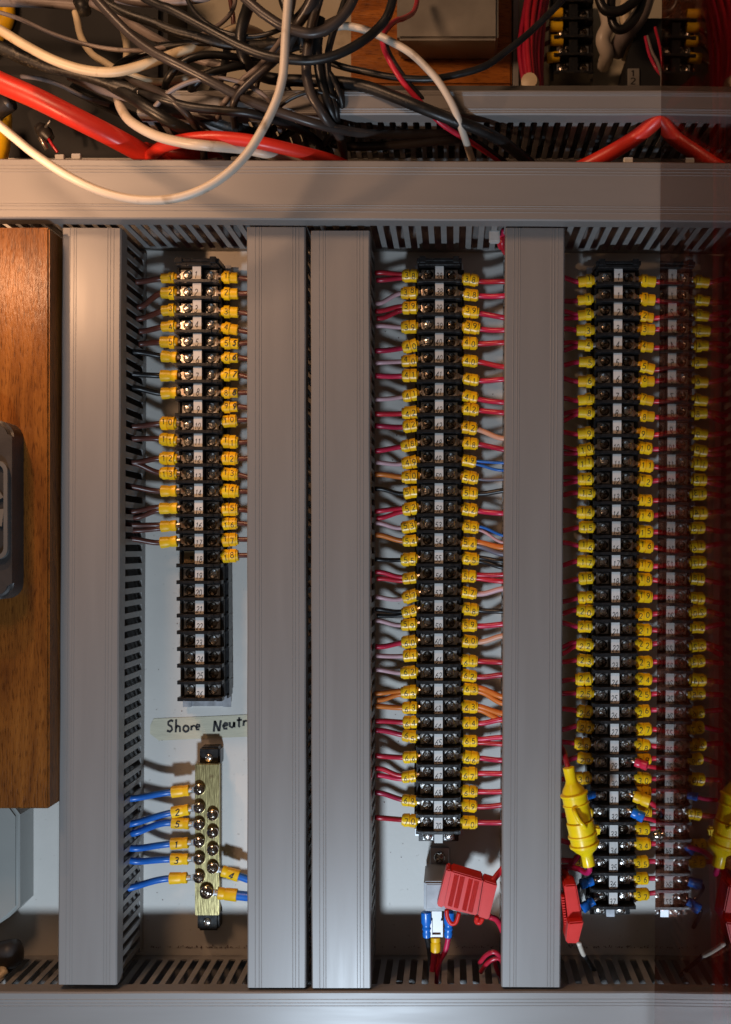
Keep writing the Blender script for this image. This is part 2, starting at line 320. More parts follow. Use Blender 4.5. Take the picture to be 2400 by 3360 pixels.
# ------------------------------------------------------------ slotted wiring ducts
def duct(name, label, A, B, width=42, H=60, pitch=9.0, base=0, phase=0.0, lip=12.5):
    """A, B: cover centre line ends in photo pixels at the front height"""
    a = P(*A, H); b = P(*B, H)
    u = (b-a); L = u.length; u.normalize(); v = Vector((0, -1, 0)); s = u.cross(v).normalized()
    o0 = Vector((a.x, 0, a.z))
    W = lambda uu, ss, vv: o0+u*uu+s*ss+v*vv
    horiz = abs(u.x) > 0.5
    t = thing(name, label, 'wiring duct', W(L/2, 0, base), None)
    hw = width/2
    # cover
    prof = [(-hw, H-lip), (-hw, H-1.0), (-hw+0.9, H)]
    for c in (-16.0, -13.6, -11.6, 10.8, 12.4, 15.2):
        c = c*hw/21
        prof += [(c-0.33, H), (c-0.1, H+0.22), (c+0.1, H+0.22), (c+0.33, H)]
    prof += [(hw-0.9, H), (hw, H-1.0), (hw, H-lip), (hw-0.7, H-lip), (hw-1.2, H-lip+1), (hw-1.2, H-1.4), (-hw+1.2, H-1.4), (-hw+1.2, H-lip+1), (-hw+0.7, H-lip)]
    bm = bmesh.new(); nseg = 24; rings = []
    for i in range(nseg+1):
        uu = L*i/nseg; wob = 0.12*math.sin(i*1.3+len(label))
        rings.append([bm.verts.new(W(uu, x+(wob if abs(x) > hw-1.3 else 0), y)) for x, y in prof])
    n = len(prof)
    for i in range(nseg):
        for k in range(n): bm.faces.new((rings[i][k], rings[i][(k+1) % n], rings[i+1][(k+1) % n], rings[i+1][k]))
    bm.faces.new(rings[0][::-1]); bm.faces.new(rings[-1])
    build('cover', bm, 'pvc_h' if horiz else 'pvc_v', t)
    # slotted side walls
    th = 1.3; top = H-3.0; st = hw-1.35; y0 = base+8; yb = H-17; yn = H-14
    for sg in (-1, 1):
        bm = bmesh.new()
        def pr(poly):
            r0 = [bm.verts.new(W(x, sg*st, y)) for x, y in poly]; r1 = [bm.verts.new(W(x, sg*(st-th), y)) for x, y in poly]
            k = len(poly); bm.faces.new(r0); bm.faces.new(r1[::-1])
            for i in range(k): bm.faces.new((r0[i], r1[i], r1[(i+1) % k], r0[(i+1) % k]))
        pr([(0, base+0.5), (L, base+0.5), (L, y0), (0, y0)])
        x = phase; sb, sn = pitch*0.275, pitch*0.12
        while x+pitch < L:
            l0, l1 = x+sb, x+pitch-sb; n0, n1 = x+sn, x+pitch-sn
            pr([(l0-0.9, y0), (l1+0.9, y0), (l1, y0+0.9), (l1, yb), (n1, yn), (n1, top), (n0, top), (n0, yn), (l0, yb), (l0, y0+0.9)])
            x += pitch
        pr([(0, top+0.02), (L, top+0.02), (L, top+1.2), (0, top+1.2)])
        build('slotted_wall', bm, 'pvc_slot', t)
    bm = bmesh.new()
    q = [W(0, -st+th+.1, base+0.4), W(L, -st+th+.1, base+0.4), W(L, st-th-.1, base+0.4), W(0, st-th-.1, base+0.4)]
    q2 = [p+v*1.4 for p in q]
    v1 = [bm.verts.new(p) for p in q]; v2 = [bm.verts.new(p) for p in q2]
    bm.faces.new(v1); bm.faces.new(v2[::-1])
    for i in range(4): bm.faces.new((v1[i], v2[i], v2[(i+1) % 4], v1[(i+1) % 4]))
    build('duct_back', bm, 'pvc_slot', t)
    return t
duct('wiring_duct', 'long horizontal grey duct with ridged cover just below the loose cables', (-120, 617), (2560, 630), 41, 78, 9.0, phase=2)
duct('wiring_duct', 'horizontal grey slotted duct at the very top behind the loose cables', (450, 334), (2620, 336), 17.0, 80, 8.3, base=-18)
duct('wiring_duct', 'horizontal grey duct with ridged cover along the bottom edge', (-120, 3358), (2700, 3356), 43.5, 66, 9.2, phase=1)
duct('wiring_duct', 'vertical grey duct right beside the orange wooden post', (301, 748), (287, 3231), 41.5, 63, 9.0)
duct('wiring_duct', 'vertical grey duct right of the left terminal strip', (907, 745), (908, 3241), 41.3, 63, 9.0)
duct('wiring_duct', 'vertical grey duct left of the middle terminal strip, paired tightly with its neighbour', (1117, 757), (1120, 3242), 41.6, 63, 9.0)
duct('wiring_duct', 'vertical grey duct right of the middle terminal strip with the red fuse holder', (1757, 748), (1743, 3239), 41.5, 63, 9.0)
duct('wiring_duct', 'vertical duct at the right edge seen dimly through the smoked panel', (2354, 748), (2350, 3239), 41.5, 63, 9.0)

# wires inside the ducts, seen through the slots
def simple(name, label, cat, pts, r, m, group=None, seg=9, n=8):
    bm = bmesh.new(); tube(bm, spline(pts, n), r, seg)
    return tag(build(name, bm, m, smooth='all', origin=pts[0]), label, cat, group)
def hz(px0, px1, py, h, amp=3, k=9, rr=R):
    return [P(px0+(px1-px0)*i/k, py+rr.uniform(-amp, amp)*4, h+rr.uniform(-amp, amp)) for i in range(k+1)]
for i in range(7):
    simple('duct_wire', ['dark crimson', 'red', 'magenta'][i % 3]+' wire inside the long horizontal duct below the loose cables', 'wire', hz(430, 2380, 648+i*9, 14+i*6, 2), 1.9, ['crimson', 'red', 'magenta'][i % 3], 'wires packed in the long horizontal duct')
for i in range(5):
    simple('duct_wire', ['crimson', 'black', 'red'][i % 3]+' wire inside the topmost slotted duct', 'wire', hz(480, 2380, 330+i*6, 14+i*8, 2), 1.9, ['crimson', 'blackw', 'red'][i % 3], 'wires packed in the topmost duct')
for i in range(4):
    simple('duct_wire', ['blue', 'black'][i % 2]+' wire inside the bottom duct below the busbar', 'wire', hz(330, 1000, 3300+i*7, 18+i*6, 3), 2.2, ['blue', 'blackw', 'blue', 'blackw'][i], 'blue and black wires in the bottom duct')
simple('duct_wire', 'green wire glimpsed in the bottom duct below the busbar', 'wire', hz(600, 1000, 3290, 26, 3), 2.2, 'green')
for i in range(4):
    simple('duct_wire', ['orange', 'black', 'orange', 'brown'][i]+' wire inside the bottom duct below the relay', 'wire', hz(1150, 1950, 3300+i*8, 20+i*7, 3), 1.6, ['orange', 'blackw', 'orange', 'brown'][i], 'orange and dark wires in the bottom duct')
for i in range(4):
    simple('duct_wire', 'dark cable inside the leftmost vertical duct', 'wire', [P(300+i*8, y, 22+i*7+R.uniform(-3, 3)) for y in range(900, 3200, 230)], 2.6, 'blackw', 'dark cables in the leftmost vertical duct')

# ------------------------------------------------------------ terminal strips
def screw_mesh(name, r, dome, m, slot=0.55, depth=0.9):
    bm = bmesh.new(); n = 22; g = {}
    for i in range(n+1):
        for j in range(n+1):
            x, z = (i/n*2-1), (j/n*2-1); rr = math.hypot(x, z)
            k = max(abs(x), abs(z))/rr if rr > 0 else 1
            x *= k; z *= k; rr = math.hypot(x, z)
            hh = dome*(1-rr**2*0.75)
            ax, az = abs(x)*r, abs(z)*r
            if (ax < slot and az < r*0.72) or (az < slot and ax < r*0.72): hh -= depth
            if rr > 0.999: hh = 0.0
            g[i, j] = bm.verts.new((x*r, -hh, z*r))
    for i in range(n):
        for j in range(n):
            bm.faces.new((g[i, j], g[i+1, j], g[i+1, j+1], g[i, j+1]))
    ring = [g[i, 0] for i in range(n+1)]+[g[n, j] for j in range(1, n+1)]+[g[i, n] for i in range(n-1, -1, -1)]+[g[0, j] for j in range(n-1, 0, -1)]
    low = [bm.verts.new(v.co+Vector((0, 1.2, 0))) for v in ring]
    for i in range(len(ring)): bm.faces.new((ring[i], ring[(i+1) % len(ring)], low[(i+1) % len(ring)], low[i]))
    for v in bm.verts: v.co *= MM
    bmesh.ops.recalc_face_normals(bm, faces=bm.faces)
    me = bpy.data.meshes.new(name); bm.to_mesh(me); bm.free(); me.materials.append(M[m])
    for p in me.polygons: p.use_smooth = True
    me.set_sharp_from_angle(angle=math.radians(38)); return me
SCR = screw_mesh('screw', 3.6, 1.5, 'screw', 0.5, 0.8); SCRD = screw_mesh('dark_screw', 3.6, 1.5, 'dirty_screw', 0.5, 0.8); SCRN = screw_mesh('pan_screw', 4.3, 2.6, 'nickel', 0.6, 1.3); SCRB = screw_mesh('big_pan_screw', 5.2, 3.0, 'nickel', 0.7, 1.5)
def place(name, me, parent, off, rot=0.0, s=1.0):
    o = bpy.data.objects.new(name, me); COL.objects.link(o); o.parent = parent; o.location = Vector(off)*MM
    o.rotation_euler = (0, rot, 0); o.scale = (s, s, s); return o
def raw(name, bm, mats):
    for v in bm.verts: v.co *= MM
    bmesh.ops.recalc_face_normals(bm, faces=bm.faces)
    me = bpy.data.meshes.new(name); bm.to_mesh(me); bm.free()
    for m in mats: me.materials.append(M[m])
    return me
def housing(pitch, first=False, short=False):
    bm = bmesh.new(); hp = pitch/2
    box(bm, (0, -10.2, 0.2), (36.5, 11.4, pitch-0.35))            # foot on the rail
    box(bm, (0, -18.7, 0), (31.5, 6.2, pitch-0.1))               # deck
    box(bm, (0, -25.6, 0), (7.2, 8.0, pitch-0.3))                # centre rib under the marker
    for sx in (-1, 1): box(bm, (sx*15.6, -21.6, 0), (1.6, 3.2, pitch-0.5))
    box(bm, (0, -26.6, -hp), (30.5, 10.0, 1.9))                  # barrier fin
    box(bm, (0, -31.9, -hp), (22.0, 1.2, 2.3))
    for sx in (-1, 1):
        box(bm, (sx*14.4, -27.6, -hp), (4.4, 7.0, 2.9))
        box(bm, (sx*17.4, -13, -hp), (1.3, 9, 2.4))
    if first:
        box(bm, (0, -26.6, hp), (30.5, 10.0, 1.9)); box(bm, (0, -31.9, hp), (22.0, 1.2, 2.3)); box(bm, (0, -20, hp+2.8), (33, 22, 3.2)); box(bm, (0, -31.2, hp+2.9), (26, 1.6, 2.0))
        for sx in (-1, 1): box(bm, (sx*12.4, -30, hp+3), (4.4, 6.0, 4.6))
    bevel(bm, 0.22, 1)
    return raw('terminal_housing', bm, ['black'])
def contact_me():
    bm = bmesh.new(); box(bm, (0, -22.6, 0), (9.6, 1.2, 8.6)); box(bm, (0, -23.6, 0), (8.2, 0.9, 7.6)); bevel(bm, 0.25, 1)
    return raw('contact_plate', bm, ['plate'])
CONT = contact_me()
def bare_me():
    bm = bmesh.new(); box(bm, (0, -22.8, 0), (8.4, 1.2, 8.6))
    for i in range(9): box(bm, (-3.6+i*0.9, -23.5, 0), (0.4, 0.5, 8.4))
    box(bm, (1.2, -23.75, -0.5), (2.2, 0.3, 2.4), 1)
    return raw('ridged_clamp', bm, ['bare_copper', 'recess'])
def strip(name, label, cx_top, cx_bot, y0, y1, texts, dirt, end=None, missing=None, mesh_h=0):
    n = len(texts); a = P(cx_top, y0, 26); b = P(cx_bot, y1, 26)
    pitch = (a.z-b.z)/(n-1)
    t = thing(name, label, 'terminal strip', (b.x, 0, b.z-pitch/2))
    org = ORG[t.name]; H0 = housing(pitch); H1 = housing(pitch, True); pos = []
    for i, tx in enumerate(texts):
        c = Vector((a.x+(b.x-a.x)*i/(n-1), 0, a.z-pitch*i)); pos.append(c)
        h = bpy.data.objects.new('terminal_housing', H1 if i == 0 else H0); COL.objects.link(h); h.parent = t; h.location = (c-org)*MM
        ORG[h.name] = c
        for sx in (-1, 1):
            if missing == (i, sx):
                place('ridged_clamp', bare_me(), h, (sx*8.5, 0, 0)); continue
            place('contact_plate', CONT, h, (sx*8.7, 0, 0))
            place('screw', SCRD if R.random() < dirt(i) else SCR, h, (sx*8.5+R.uniform(-.4, .4), -24.3, R.uniform(-.4, .4)), R.uniform(0, 3.14))
        bm = bmesh.new(); hz_ = pitch-2.5
        box(bm, (c.x, -29.9, c.z-0.1), (6.2, 0.5, hz_))
        if tx:
            sc = 4.4 if len(tx) == 1 else 4.0
            wd = 0.62*sc; x0 = c.x-wd*len(tx)/2+R.uniform(-.5, .4); z0 = c.z-hz_/2+R.uniform(-.1, 1.2)
            for k, ch in enumerate(tx):
                glyph(bm, ch, lambda x, y, k=k: Vector((x0+k*wd*0.98+x*sc*0.82, -30.2, z0+y*sc*1.18)), 0.125, 1, jit=0.035, slant=0.28)
        build('marker', bm, ['marker', 'ink'], h)
    bm = bmesh.new(); top = a.z+pitch*0.8+3; bot = b.z-pitch*1.05-3
    lo = Vector((b.x, 0, bot)); hi = Vector((a.x, 0, top)); mid = (lo+hi)/2; Lr = top-bot
    box(bm, (mid.x, -1.0, mid.z), (27, 1.4, Lr)); 
    for sx in (-1, 1):
        box(bm, (mid.x+sx*12.8, -3.2, mid.z), (1.4, 3.2, Lr)); box(bm, (mid.x+sx*15.4, -4.9, mid.z), (5.8, 1.2, Lr))
    build('mounting_rail', bm, 'rail', t)
    if end:   # low blank end module
        c = pos[-1]-Vector((0, 0, pitch*1.08))
        bm = bmesh.new(); box(bm, (c.x, -8, c.z+1), (30, 14, 10)); box(bm, (c.x, -15.5, c.z+pitch/2-0.9), (28, 5, 2.0)); bevel(bm, .25, 1)
        e = build('end_housing', bm, 'black', t); ORG[e.name] = org
        for sx in (-1, 1):
            place('contact_plate', CONT, e, (c.x-org.x+sx*8.0, 7.5, c.z-org.z+0.5), 0, 0.95)
            place('screw', SCR, e, (c.x-org.x+sx*8.0, -16.6, c.z-org.z+0.5), R.uniform(0, 3), 1.0)
        bm = bmesh.new(); box(bm, (c.x, -16.6, c.z-0.3), (6.2, 1.4, 9.0)); build('marker', bm, ['rail' if end == 2 else 'marker'], e)
    return t, pos
s1, pos1 = strip('terminal_strip', 'left black terminal strip with handwritten numbers 1 to 26, empty below 18', 651, 662, 901, 2264, [str(i) for i in range(1, 27)], lambda i: 0.1 if i < 14 else 0.65, missing=(17, -1))
T2 = ['38', '38', '39', '39', '40', '40', '41', '41', '42', '42', '48']+[str(i) for i in range(49, 64)]+['63']+[str(i) for i in range(64, 71)]
T2y = {}
s2, pos2 = strip('terminal_strip', 'middle black terminal strip numbered 38 to 70 above the small grey relay', 1443, 1439, 900, 2698, T2, lambda i: 0.85 if i < 12 else (0.35 if i < 24 else 0.05), end=1)
T3 = ['1', '1']+[str(i) for i in range(2, 38)]
s3, pos3 = strip('terminal_strip', 'right black terminal strip numbered 1 to 37 beside the smoked panel', 2027, 2010, 909, 2942, T3, lambda i: 0.75 if i < 12 else (0.3 if i < 26 else 0.03), end=2)

# ------------------------------------------------------------ numbered wires
def lathe(bm, c, a, prof, seg=14, squash=1.0, mi=0):
    """prof: (s, r) along axis a around centre c"""
    y = Vector((0, -1, 0)); y = (y-a*y.dot(a)).normalized(); z = a.cross(y)
    rings = [[bm.verts.new(c+a*s+(y*math.cos(q)*squash+z*math.sin(q))*r) for q in [2*math.pi*k/seg for k in range(seg)]] for s, r in prof]
    for i in range(len(rings)-1):
        for k in range(seg):
            f = bm.faces.new((rings[i][k], rings[i][(k+1) % seg], rings[i+1][(k+1) % seg], rings[i+1][k])); f.material_index = mi
    for q in (rings[0][::-1], rings[-1]):
        f = bm.faces.new(q); f.material_index = mi
SIDE = {}
def numbered(label, cat_group, tx, ty, screwp, out, style, text, color, wr=1.8, th=22, scale=1.0, extra=None, eh=24, hand=None):
    """tx, ty photo px of the sleeve centre; screwp world mm of the screw; out = list of (world points) wire ends"""
    T = P(tx, ty, th); sg = 1 if T.x < screwp.x else -1          # sg=1: wire leaves to the left
    d = (screwp-T); d.y *= 0.35; a = d.normalized(); a = Vector((a.x, a.y, a.z*0.6+R.uniform(-.09, .09))).normalized()  # points to the screw
    t = thing('numbered_wire', label, 'wire', T, cat_group)
    scale = scale*R.uniform(.93, 1.06); Ls = 6.3*scale*R.uniform(.92, 1.05)
    bm = bmesh.new()
    if style == 'blank':
        lathe(bm, T, a, [(-Ls, 3.9), (-Ls+.3, 4.4), (-1, 4.2), (0.8, 3.7), (1.8, 4.2), (Ls-.4, 4.3), (Ls, 3.8)], 14, 0.8)
    else:
        lathe(bm, T, a, [(-Ls, 3.5*scale), (-Ls+.4, 4.0*scale), (0, 3.9*scale), (Ls*0.6, 3.6*scale), (Ls-.8, 3.3*scale), (Ls, 2.7*scale)], 14, 0.92)
    build('sleeve', bm, 'yellow', t, smooth=True)
    # rings with digits
    rings = []
    if style == 'two' and len(text) == 2: rings = [(-2.9*sg, text[0]), (2.1*sg, text[1])] if True else []
    elif style in ('one', 'two') and text: rings = [(1.9, text)] if style == 'one' else [(1.9, text)]
    rings_ = []
    for k, (s0, ch) in enumerate(rings):
        # text reads left to right: first digit at smaller x
        if len(rings) == 2: s0 = (-2.6 if k == 0 else 2.4)*sg
        rings_.append((s0+R.uniform(-.2, .2), ch))
    y0 = Vector((0, -1, 0)); yv = (y0-a*y0.dot(a)).normalized(); ax = a*sg; zv = ax.cross(yv)
    if zv.z < 0: zv = -zv
    for s0, ch in rings_:
        bm = bmesh.new(); hw = 2.35 if len(rings_) == 2 else 2.1; rad = 4.75*scale*R.uniform(.97, 1.03)
        ra = (a+Vector((0, 0, R.uniform(-.11, .11)))).normalized(); cc = T+a*s0
        lathe(bm, cc, ra, [(-hw, rad-.4), (-hw+.15, rad), (hw-.15, rad), (hw, rad-.4)], 20, 0.95)
        th0 = R.uniform(-.34, .26)
        gh = 4.2*scale; gw = 4.1*scale
        def mp(x, y, cc=cc, rad=rad):
            an = th0+(y-.5)*gh/rad
            return cc+ax*((x-.3)*gw)+(yv*math.cos(an)*0.95+zv*math.sin(an))*(rad+0.07)
        if ch: glyph(bm, ch, mp, 0.125, 1)
        build('number_ring', bm, ['ring', 'ink'], t, smooth=True)
    # lug
    bm = bmesh.new(); e = Vector((screwp.x, -24.0, screwp.z)); st = T+a*(Ls-1)
    mid = st.lerp(e, 0.35)
    tube(bm, [st, mid], [2.3*scale, 2.0*scale], 10)
    q = (e-mid).normalized(); nrm = q.cross(Vector((0, -1, 0))).normalized()
    v1 = [mid-nrm*2.0, mid+nrm*2.0, e+nrm*3.2-q*2, e-nrm*3.2-q*2]
    va = [bm.verts.new(p+Vector((0, -.4, 0))) for p in v1]; vb = [bm.verts.new(p+Vector((0, .4, 0))) for p in v1]
    bm.faces.new(va); bm.faces.new(vb[::-1])
    for i in range(4): bm.faces.new((va[i], vb[i], vb[(i+1) % 4], va[(i+1) % 4]))
    build('lug', bm, 'lug', t, smooth=True)
    if hand is not None:   # handwriting on the plain end of the sleeve
        bm = bmesh.new(); cc = T+a*(-4.0)
        def mp2(x, y):
            an = (y-.5)*4.6/4.1
            return cc+ax*((x-.3)*3.6)+(yv*math.cos(an)*.92+zv*math.sin(an))*4.14
        for ch in hand: glyph(bm, ch, mp2, 0.2, 0, jit=.05, slant=.3)
        build('handwriting', bm, ['ink'], t)
    # wires
    for k, (E, cm) in enumerate(out):
        bm = bmesh.new(); s = T-a*(Ls-2.0); dz = 0
        if len(out) > 1: s = s+Vector((0, 0, 1.3*(1 if k == 0 else -1)))
        dist = abs(E.x-s.x); h1 = s-a*dist*0.42+Vector((0, 0, R.uniform(-.6, .6)))
        h2 = E+Vector((sg*dist*0.36, R.uniform(-3, 2), (E.z-s.z)*0.05+R.uniform(-1, 1)))
        pts = []
        for i in range(15):
            q = i/14; pts.append(s*(1-q)**3+h1*3*q*(1-q)**2+h2*3*q*q*(1-q)+E*q**3)
        wrk = wr*(1 if len(out) == 1 else 0.92)
        tube(bm, pts, wrk, 9)
        build('insulation', bm, cm, t, smooth='all')
    return t
CN = {'brown': 'brown', 'blackw': 'black', 'red': 'red', 'crimson': 'red', 'pink': 'pink', 'orange': 'orange', 'blue': 'blue', 'salmon': 'salmon', 'greyw': 'grey', 'magenta': 'magenta'}
def E_(px, py, h): return P(px, py, h)
used = {}
ONES = 'zero one two three four five six seven eight nine ten eleven twelve thirteen fourteen fifteen sixteen seventeen eighteen nineteen'.split()
TENS = '_ _ twenty thirty forty fifty sixty seventy'.split()
def word(n):
    n = int(n)
    return ONES[n] if n < 20 else TENS[n//10]+('' if n % 10 == 0 else '-'+ONES[n % 10])
def lab(color, text, stripname, side, extra=''):
    sl = f'yellow sleeve numbered {text}' if text else 'blank yellow sleeve'
    s = f'{CN[color]} wire with sleeve numbered {word(text)} {side} of the {stripname} strip{extra}'
    return s
# strip 1 left: (row, sleeve y, text, colour, px x of the end at the duct, end y, style)
L1 = [(1, 912, '1', 'brown', 462, 925, 'one'), (2, 962, '2', 'brown', 470, 1008, 'one'), (3, 1018, '3', 'brown', 468, 1045, 'one'), (4, 1071, '4', 'brown', 474, 1087, 'one'),
      (5, 1123, '5', 'brown', 475, 1128, 'one'), (6, 1171, '', 'blackw', 452, 1155, 'blank'), (7, 1233, '', 'blackw', 446, 1226, 'blank'), (8, 1290, '', 'blackw', 448, 1272, 'blank'),
      (10, 1389, '10', 'brown', 446, 1400, 'two'), (11, 1443, '11', 'brown', 440, 1440, 'two'), (12, 1504, '12', 'brown', 446, 1517, 'two'), (13, 1553, '13', 'brown', 446, 1518, 'two'),
      (14, 1611, '', 'brown', 420, 1594, 'blank'), (15, 1668, '', 'brown', 436, 1680, 'blank'), (16, 1726, '', 'brown', 424, 1722, 'blank'), (17, 1778, '', 'brown', 440, 1768, 'blank')]
g = 'wires left of the left terminal strip'
for row, y, tx, c, ex, ey, stl in L1:
    sp = pos1[row-1]+Vector((-8.5, -24, 0)); E = E_(ex-18, ey, 30)
    lb = lab(c, tx, 'left terminal', 'left') if tx else f'{CN[c]} wire with blank yellow sleeve beside handwritten {word(row)} left of the left strip'
    outs = [(E, c)]
    if row in (15, 16): outs = [(E, c), (E+Vector((3, 2, -4)), c)]
    numbered(lb, g, 557 if row < 10 else 555, y, sp, outs, stl, tx, c, 2.1, th=23)
R1 = [(1, 911), (2, 964), (3, 1024), (4, 1079), (5, 1127), (6, 1174), (7, 1230), (8, 1289), (9, 1336), (10, 1382), (11, 1449), (12, 1504), (13, 1556), (14, 1611), (15, 1672), (16, 1718), (17, 1771), (18, 1824)]
hands = {5: '5', 6: '6', 7: '7', 8: '8', 9: '9'}
g = 'wires right of the left terminal strip'
for row, y in R1:
    sp = pos1[row-1]+Vector((8.5, -24, 0)); E = E_(850, y+R.uniform(-8, 16), 26)
    stl = 'one' if row < 10 else 'two'
    numbered(lab('brown', str(row), 'left terminal', 'right'), g, 755, y, sp, [(E, 'brown')], stl, str(row), 'brown', 1.9, th=23, hand=hands.get(row))
# strip 2
k2 = ['38', '38', '39', '39', '40', '40', '41', '41', '42', '42', '48']+[str(i) for i in range(49, 64)]+['63']+[str(i) for i in range(64, 71)]
y2l = [905, 962, 1010, 1073, 1136, 1184, 1232, 1297, 1354, 1398, 1461, 1517, 1565, 1616, 1669, 1728, 1774, 1835, 1897, 1956, 2006, 2049, 2106, 2151, 2206, 2270, 2322, 2369, 2415, 2484, 2548, None, 2627, 2692]
e2l = [896, 996, 1021, 1070, 1151, 1191, 1232, 1310, 1358, 1397, 1480, 1517, 1557, 1604, 1678, 1715, 1755, 1835, 1877, 1958, 1999, 2036, 2121, 2151, 2197, 2276, 2317, 2367, 2397, 2479, 2522, None, 2600, 2682]
c2l = ['red2', 'pink', 'red2', 'pink', 'red', 'pink', 'red', 'pink', 'red', 'red', 'red', 'pink', 'orange', 'blackw', 'red2', 'pink', 'orange', 'blackw', 'red2', 'pink', 'blackw2', 'pink', 'red', 'pink', 'pink', 'orange2', 'orange', 'red', 'red', 'red', 'red2', None, 'red', 'red']
y2r = [918, 968, 1024, 1075, 1126, 1184, 1245, 1302, 1343, 1404, 1455, 1513, 1566, 1618, 1672, 1729, 1783, 1833, 1890, 1945, 1999, 2052, 2105, 2168, 2217, 2261, 2319, 2372, 2431, 2485, 2538, 2596, 2644, 2698]
e2r = [925, 970, 1044, 1083, 1125, 1204, 1245, 1321, 1356, 1439, 1476, 1520, 1572, 1609, 1685, 1759, 1796, 1840, 1885, 1931, 2006, 2047, 2086, 2173, 2215, 2287, 2343, 2361, 2420, 2493, 2538, 2596, 2639, 2698]
c2r = ['red', 'red', 'red', 'red', 'red', 'red', 'red', 'red', 'red', 'salmon', 'red', 'blue2', 'greyw', 'blackw', 'red', 'blue+pink', 'orange+greyw', 'blackw2', 'red2', 'pink', 'blackw', 'red', 'salmon', 'red', 'red', 'orange2', 'orange2', 'red', 'red2', 'red', 'red', 'red', 'red', 'red']
def outs_of(spec, E, off):
    if '+' in spec:
        c1, c2 = spec.split('+'); return c1, [(E, c1), (E+off, c2)]
    if spec.endswith('2'): c = spec[:-1]; return c, [(E, c), (E+off, c)]
    return spec, [(E, spec)]
def dupword(lst, i):
    if lst.count(lst[i]) < 2: return ''
    return ', upper of two' if lst.index(lst[i]) == i else ', lower of two'
for i, tx in enumerate(k2):
    if y2l[i]:
        c, o_ = outs_of(c2l[i], E_(1232, e2l[i], 26), Vector((1, 1, -5)))
        numbered(lab(c, tx, 'middle terminal', 'left', dupword(k2, i)), 'wires left of the middle terminal strip', 1347+R.uniform(-3, 3), y2l[i], pos2[i]+Vector((-8.5, -24, 0)), o_, 'two', tx, c, 2.0 if c in ('red', 'orange') else 1.7, th=22)
    c, o_ = outs_of(c2r[i], E_(1664, e2r[i], 26), Vector((-1, 1, -5)))
    numbered(lab(c, tx, 'middle terminal', 'right', dupword(k2, i)), 'wires right of the middle terminal strip', 1542+R.uniform(-4, 4), y2r[i], pos2[i]+Vector((8.5, -24, 0)), o_, 'two', tx, c, 1.2 if c in ('blue', 'greyw') else (2.3 if 'orange' in c else 2.0), th=22)
# strip 3
k3 = T3
y3l = [922, 983, 1033, 1083, 1132, 1188, 1251, 1311, 1354, 1421, 1476, 1520, 1572, 1618, 1681, 1729, 1791, 1842, 1897, 1960, 2004, 2056, 2115, 2167, 2228, 2274, 2334, 2385, 2440, 2488, 2553]
x3l = [1924]*21+[1918]*6+[1922, 1913, 1918, 1918]
y3r = [922, 983, 1041, 1080, 1138, 1206, 1251, 1311, 1365, 1422, 1470, 1528, 1576, 1641, 1691, 1744, 1792, 1855, 1901, 1957, 2016, 2066, 2114, 2173, 2228, 2278, 2333, 2392, 2445, 2491, 2555, 2598, 2664, 2718, 2768, 2827, 2882, 2934]
for i, tx in enumerate(k3):
    if i < len(y3l) or tx in ('32', '34', '35'):
        if i < len(y3l): x, y = x3l[i], y3l[i]
        else: x, y = {'32': (1925, 2668), '34': (1905, 2770), '35': (1908, 2825)}[tx]
        c = 'crimson'; spec = 'crimson2' if tx in ('2', '4', '8', '10', '12', '22') else 'crimson'
        c, o_ = outs_of(spec, E_(1838, y+R.uniform(-14, 14), 26), Vector((1, 1, -5)))
        numbered(lab(c, tx, 'right terminal', 'left', dupword(k3, i)), 'wires left of the right terminal strip', x+R.uniform(-3, 3), y, pos3[i]+Vector((-8.5, -24, 0)), o_, 'one' if len(tx) == 1 else 'two', tx, c, 1.9, th=22)
    y = y3r[i]; xr = 2121-16*i/37
    numbered(lab('red', tx, 'right terminal', 'right', dupword(k3, i)), 'wires right of the right terminal strip', xr+R.uniform(-3, 3), y, pos3[i]+Vector((8.5, -24, 0)), [(E_(2232, y+R.uniform(-16, 16), 28), 'red')], 'one' if len(tx) == 1 else 'two', tx, 'red', 1.9, th=22)

# ------------------------------------------------------------ brass busbar with blue wires
t = thing('busbar', 'brass neutral busbar with two rows of screws on black feet', 'busbar', P(680, 3050, 0), None)
bm = bmesh.new()
p1, p2 = P(640, 2507, 18), P(719, 3004, 18)
box(bm, ((p1.x+p2.x)/2, -15.5, (p1.z+p2.z)/2), (p2.x-p1.x, 5, p1.z-p2.z)); bevel(bm, 0.5, 2)
for (px, py) in ((675, 2541), (699, 2619), (677, 2976)):
    c = P(px, py, 18.05); lathe(bm, c, Vector((0, 1, 0)), [(0, 2.1), (0.1, 2.1)], 14, 1, 1)
build('brass_bar', bm, ['brass', 'recess'], t, smooth=True)
for (px0, py0, px1, py1) in ((654, 2452, 722, 2514), (647, 2996, 718, 3056)):
    a, b = P(px0, py0, 13), P(px1, py1, 13)
    bm = bmesh.new(); box(bm, ((a.x+b.x)/2, -6.3, (a.z+b.z)/2), (b.x-a.x, 12.4, a.z-b.z)); bevel(bm, 1.6, 3)
    f = build('foot', bm, 'black', t, smooth=True)
    c = P((px0+px1)/2-2, (py0+py1)/2+(4 if py0 < 2600 else 0), 13); place('screw', SCR, f, c-ORG[t.name]+Vector((0, 0, 0)), 0.4, 0.85)
BL = [(654, 2591), (654, 2651), (654, 2707), (653, 2764), (654, 2820), (653, 2880)]
BR = [(698, 2675), (698, 2733), (698, 2790), (698, 2849)]
for k, (px, py) in enumerate(BL+BR): 
    place('screw', SCRN, t, P(px, py, 21)-ORG[t.name], R.uniform(0, 3))
place('screw', SCRB, t, P(678, 2928, 21)-ORG[t.name], 0.3)
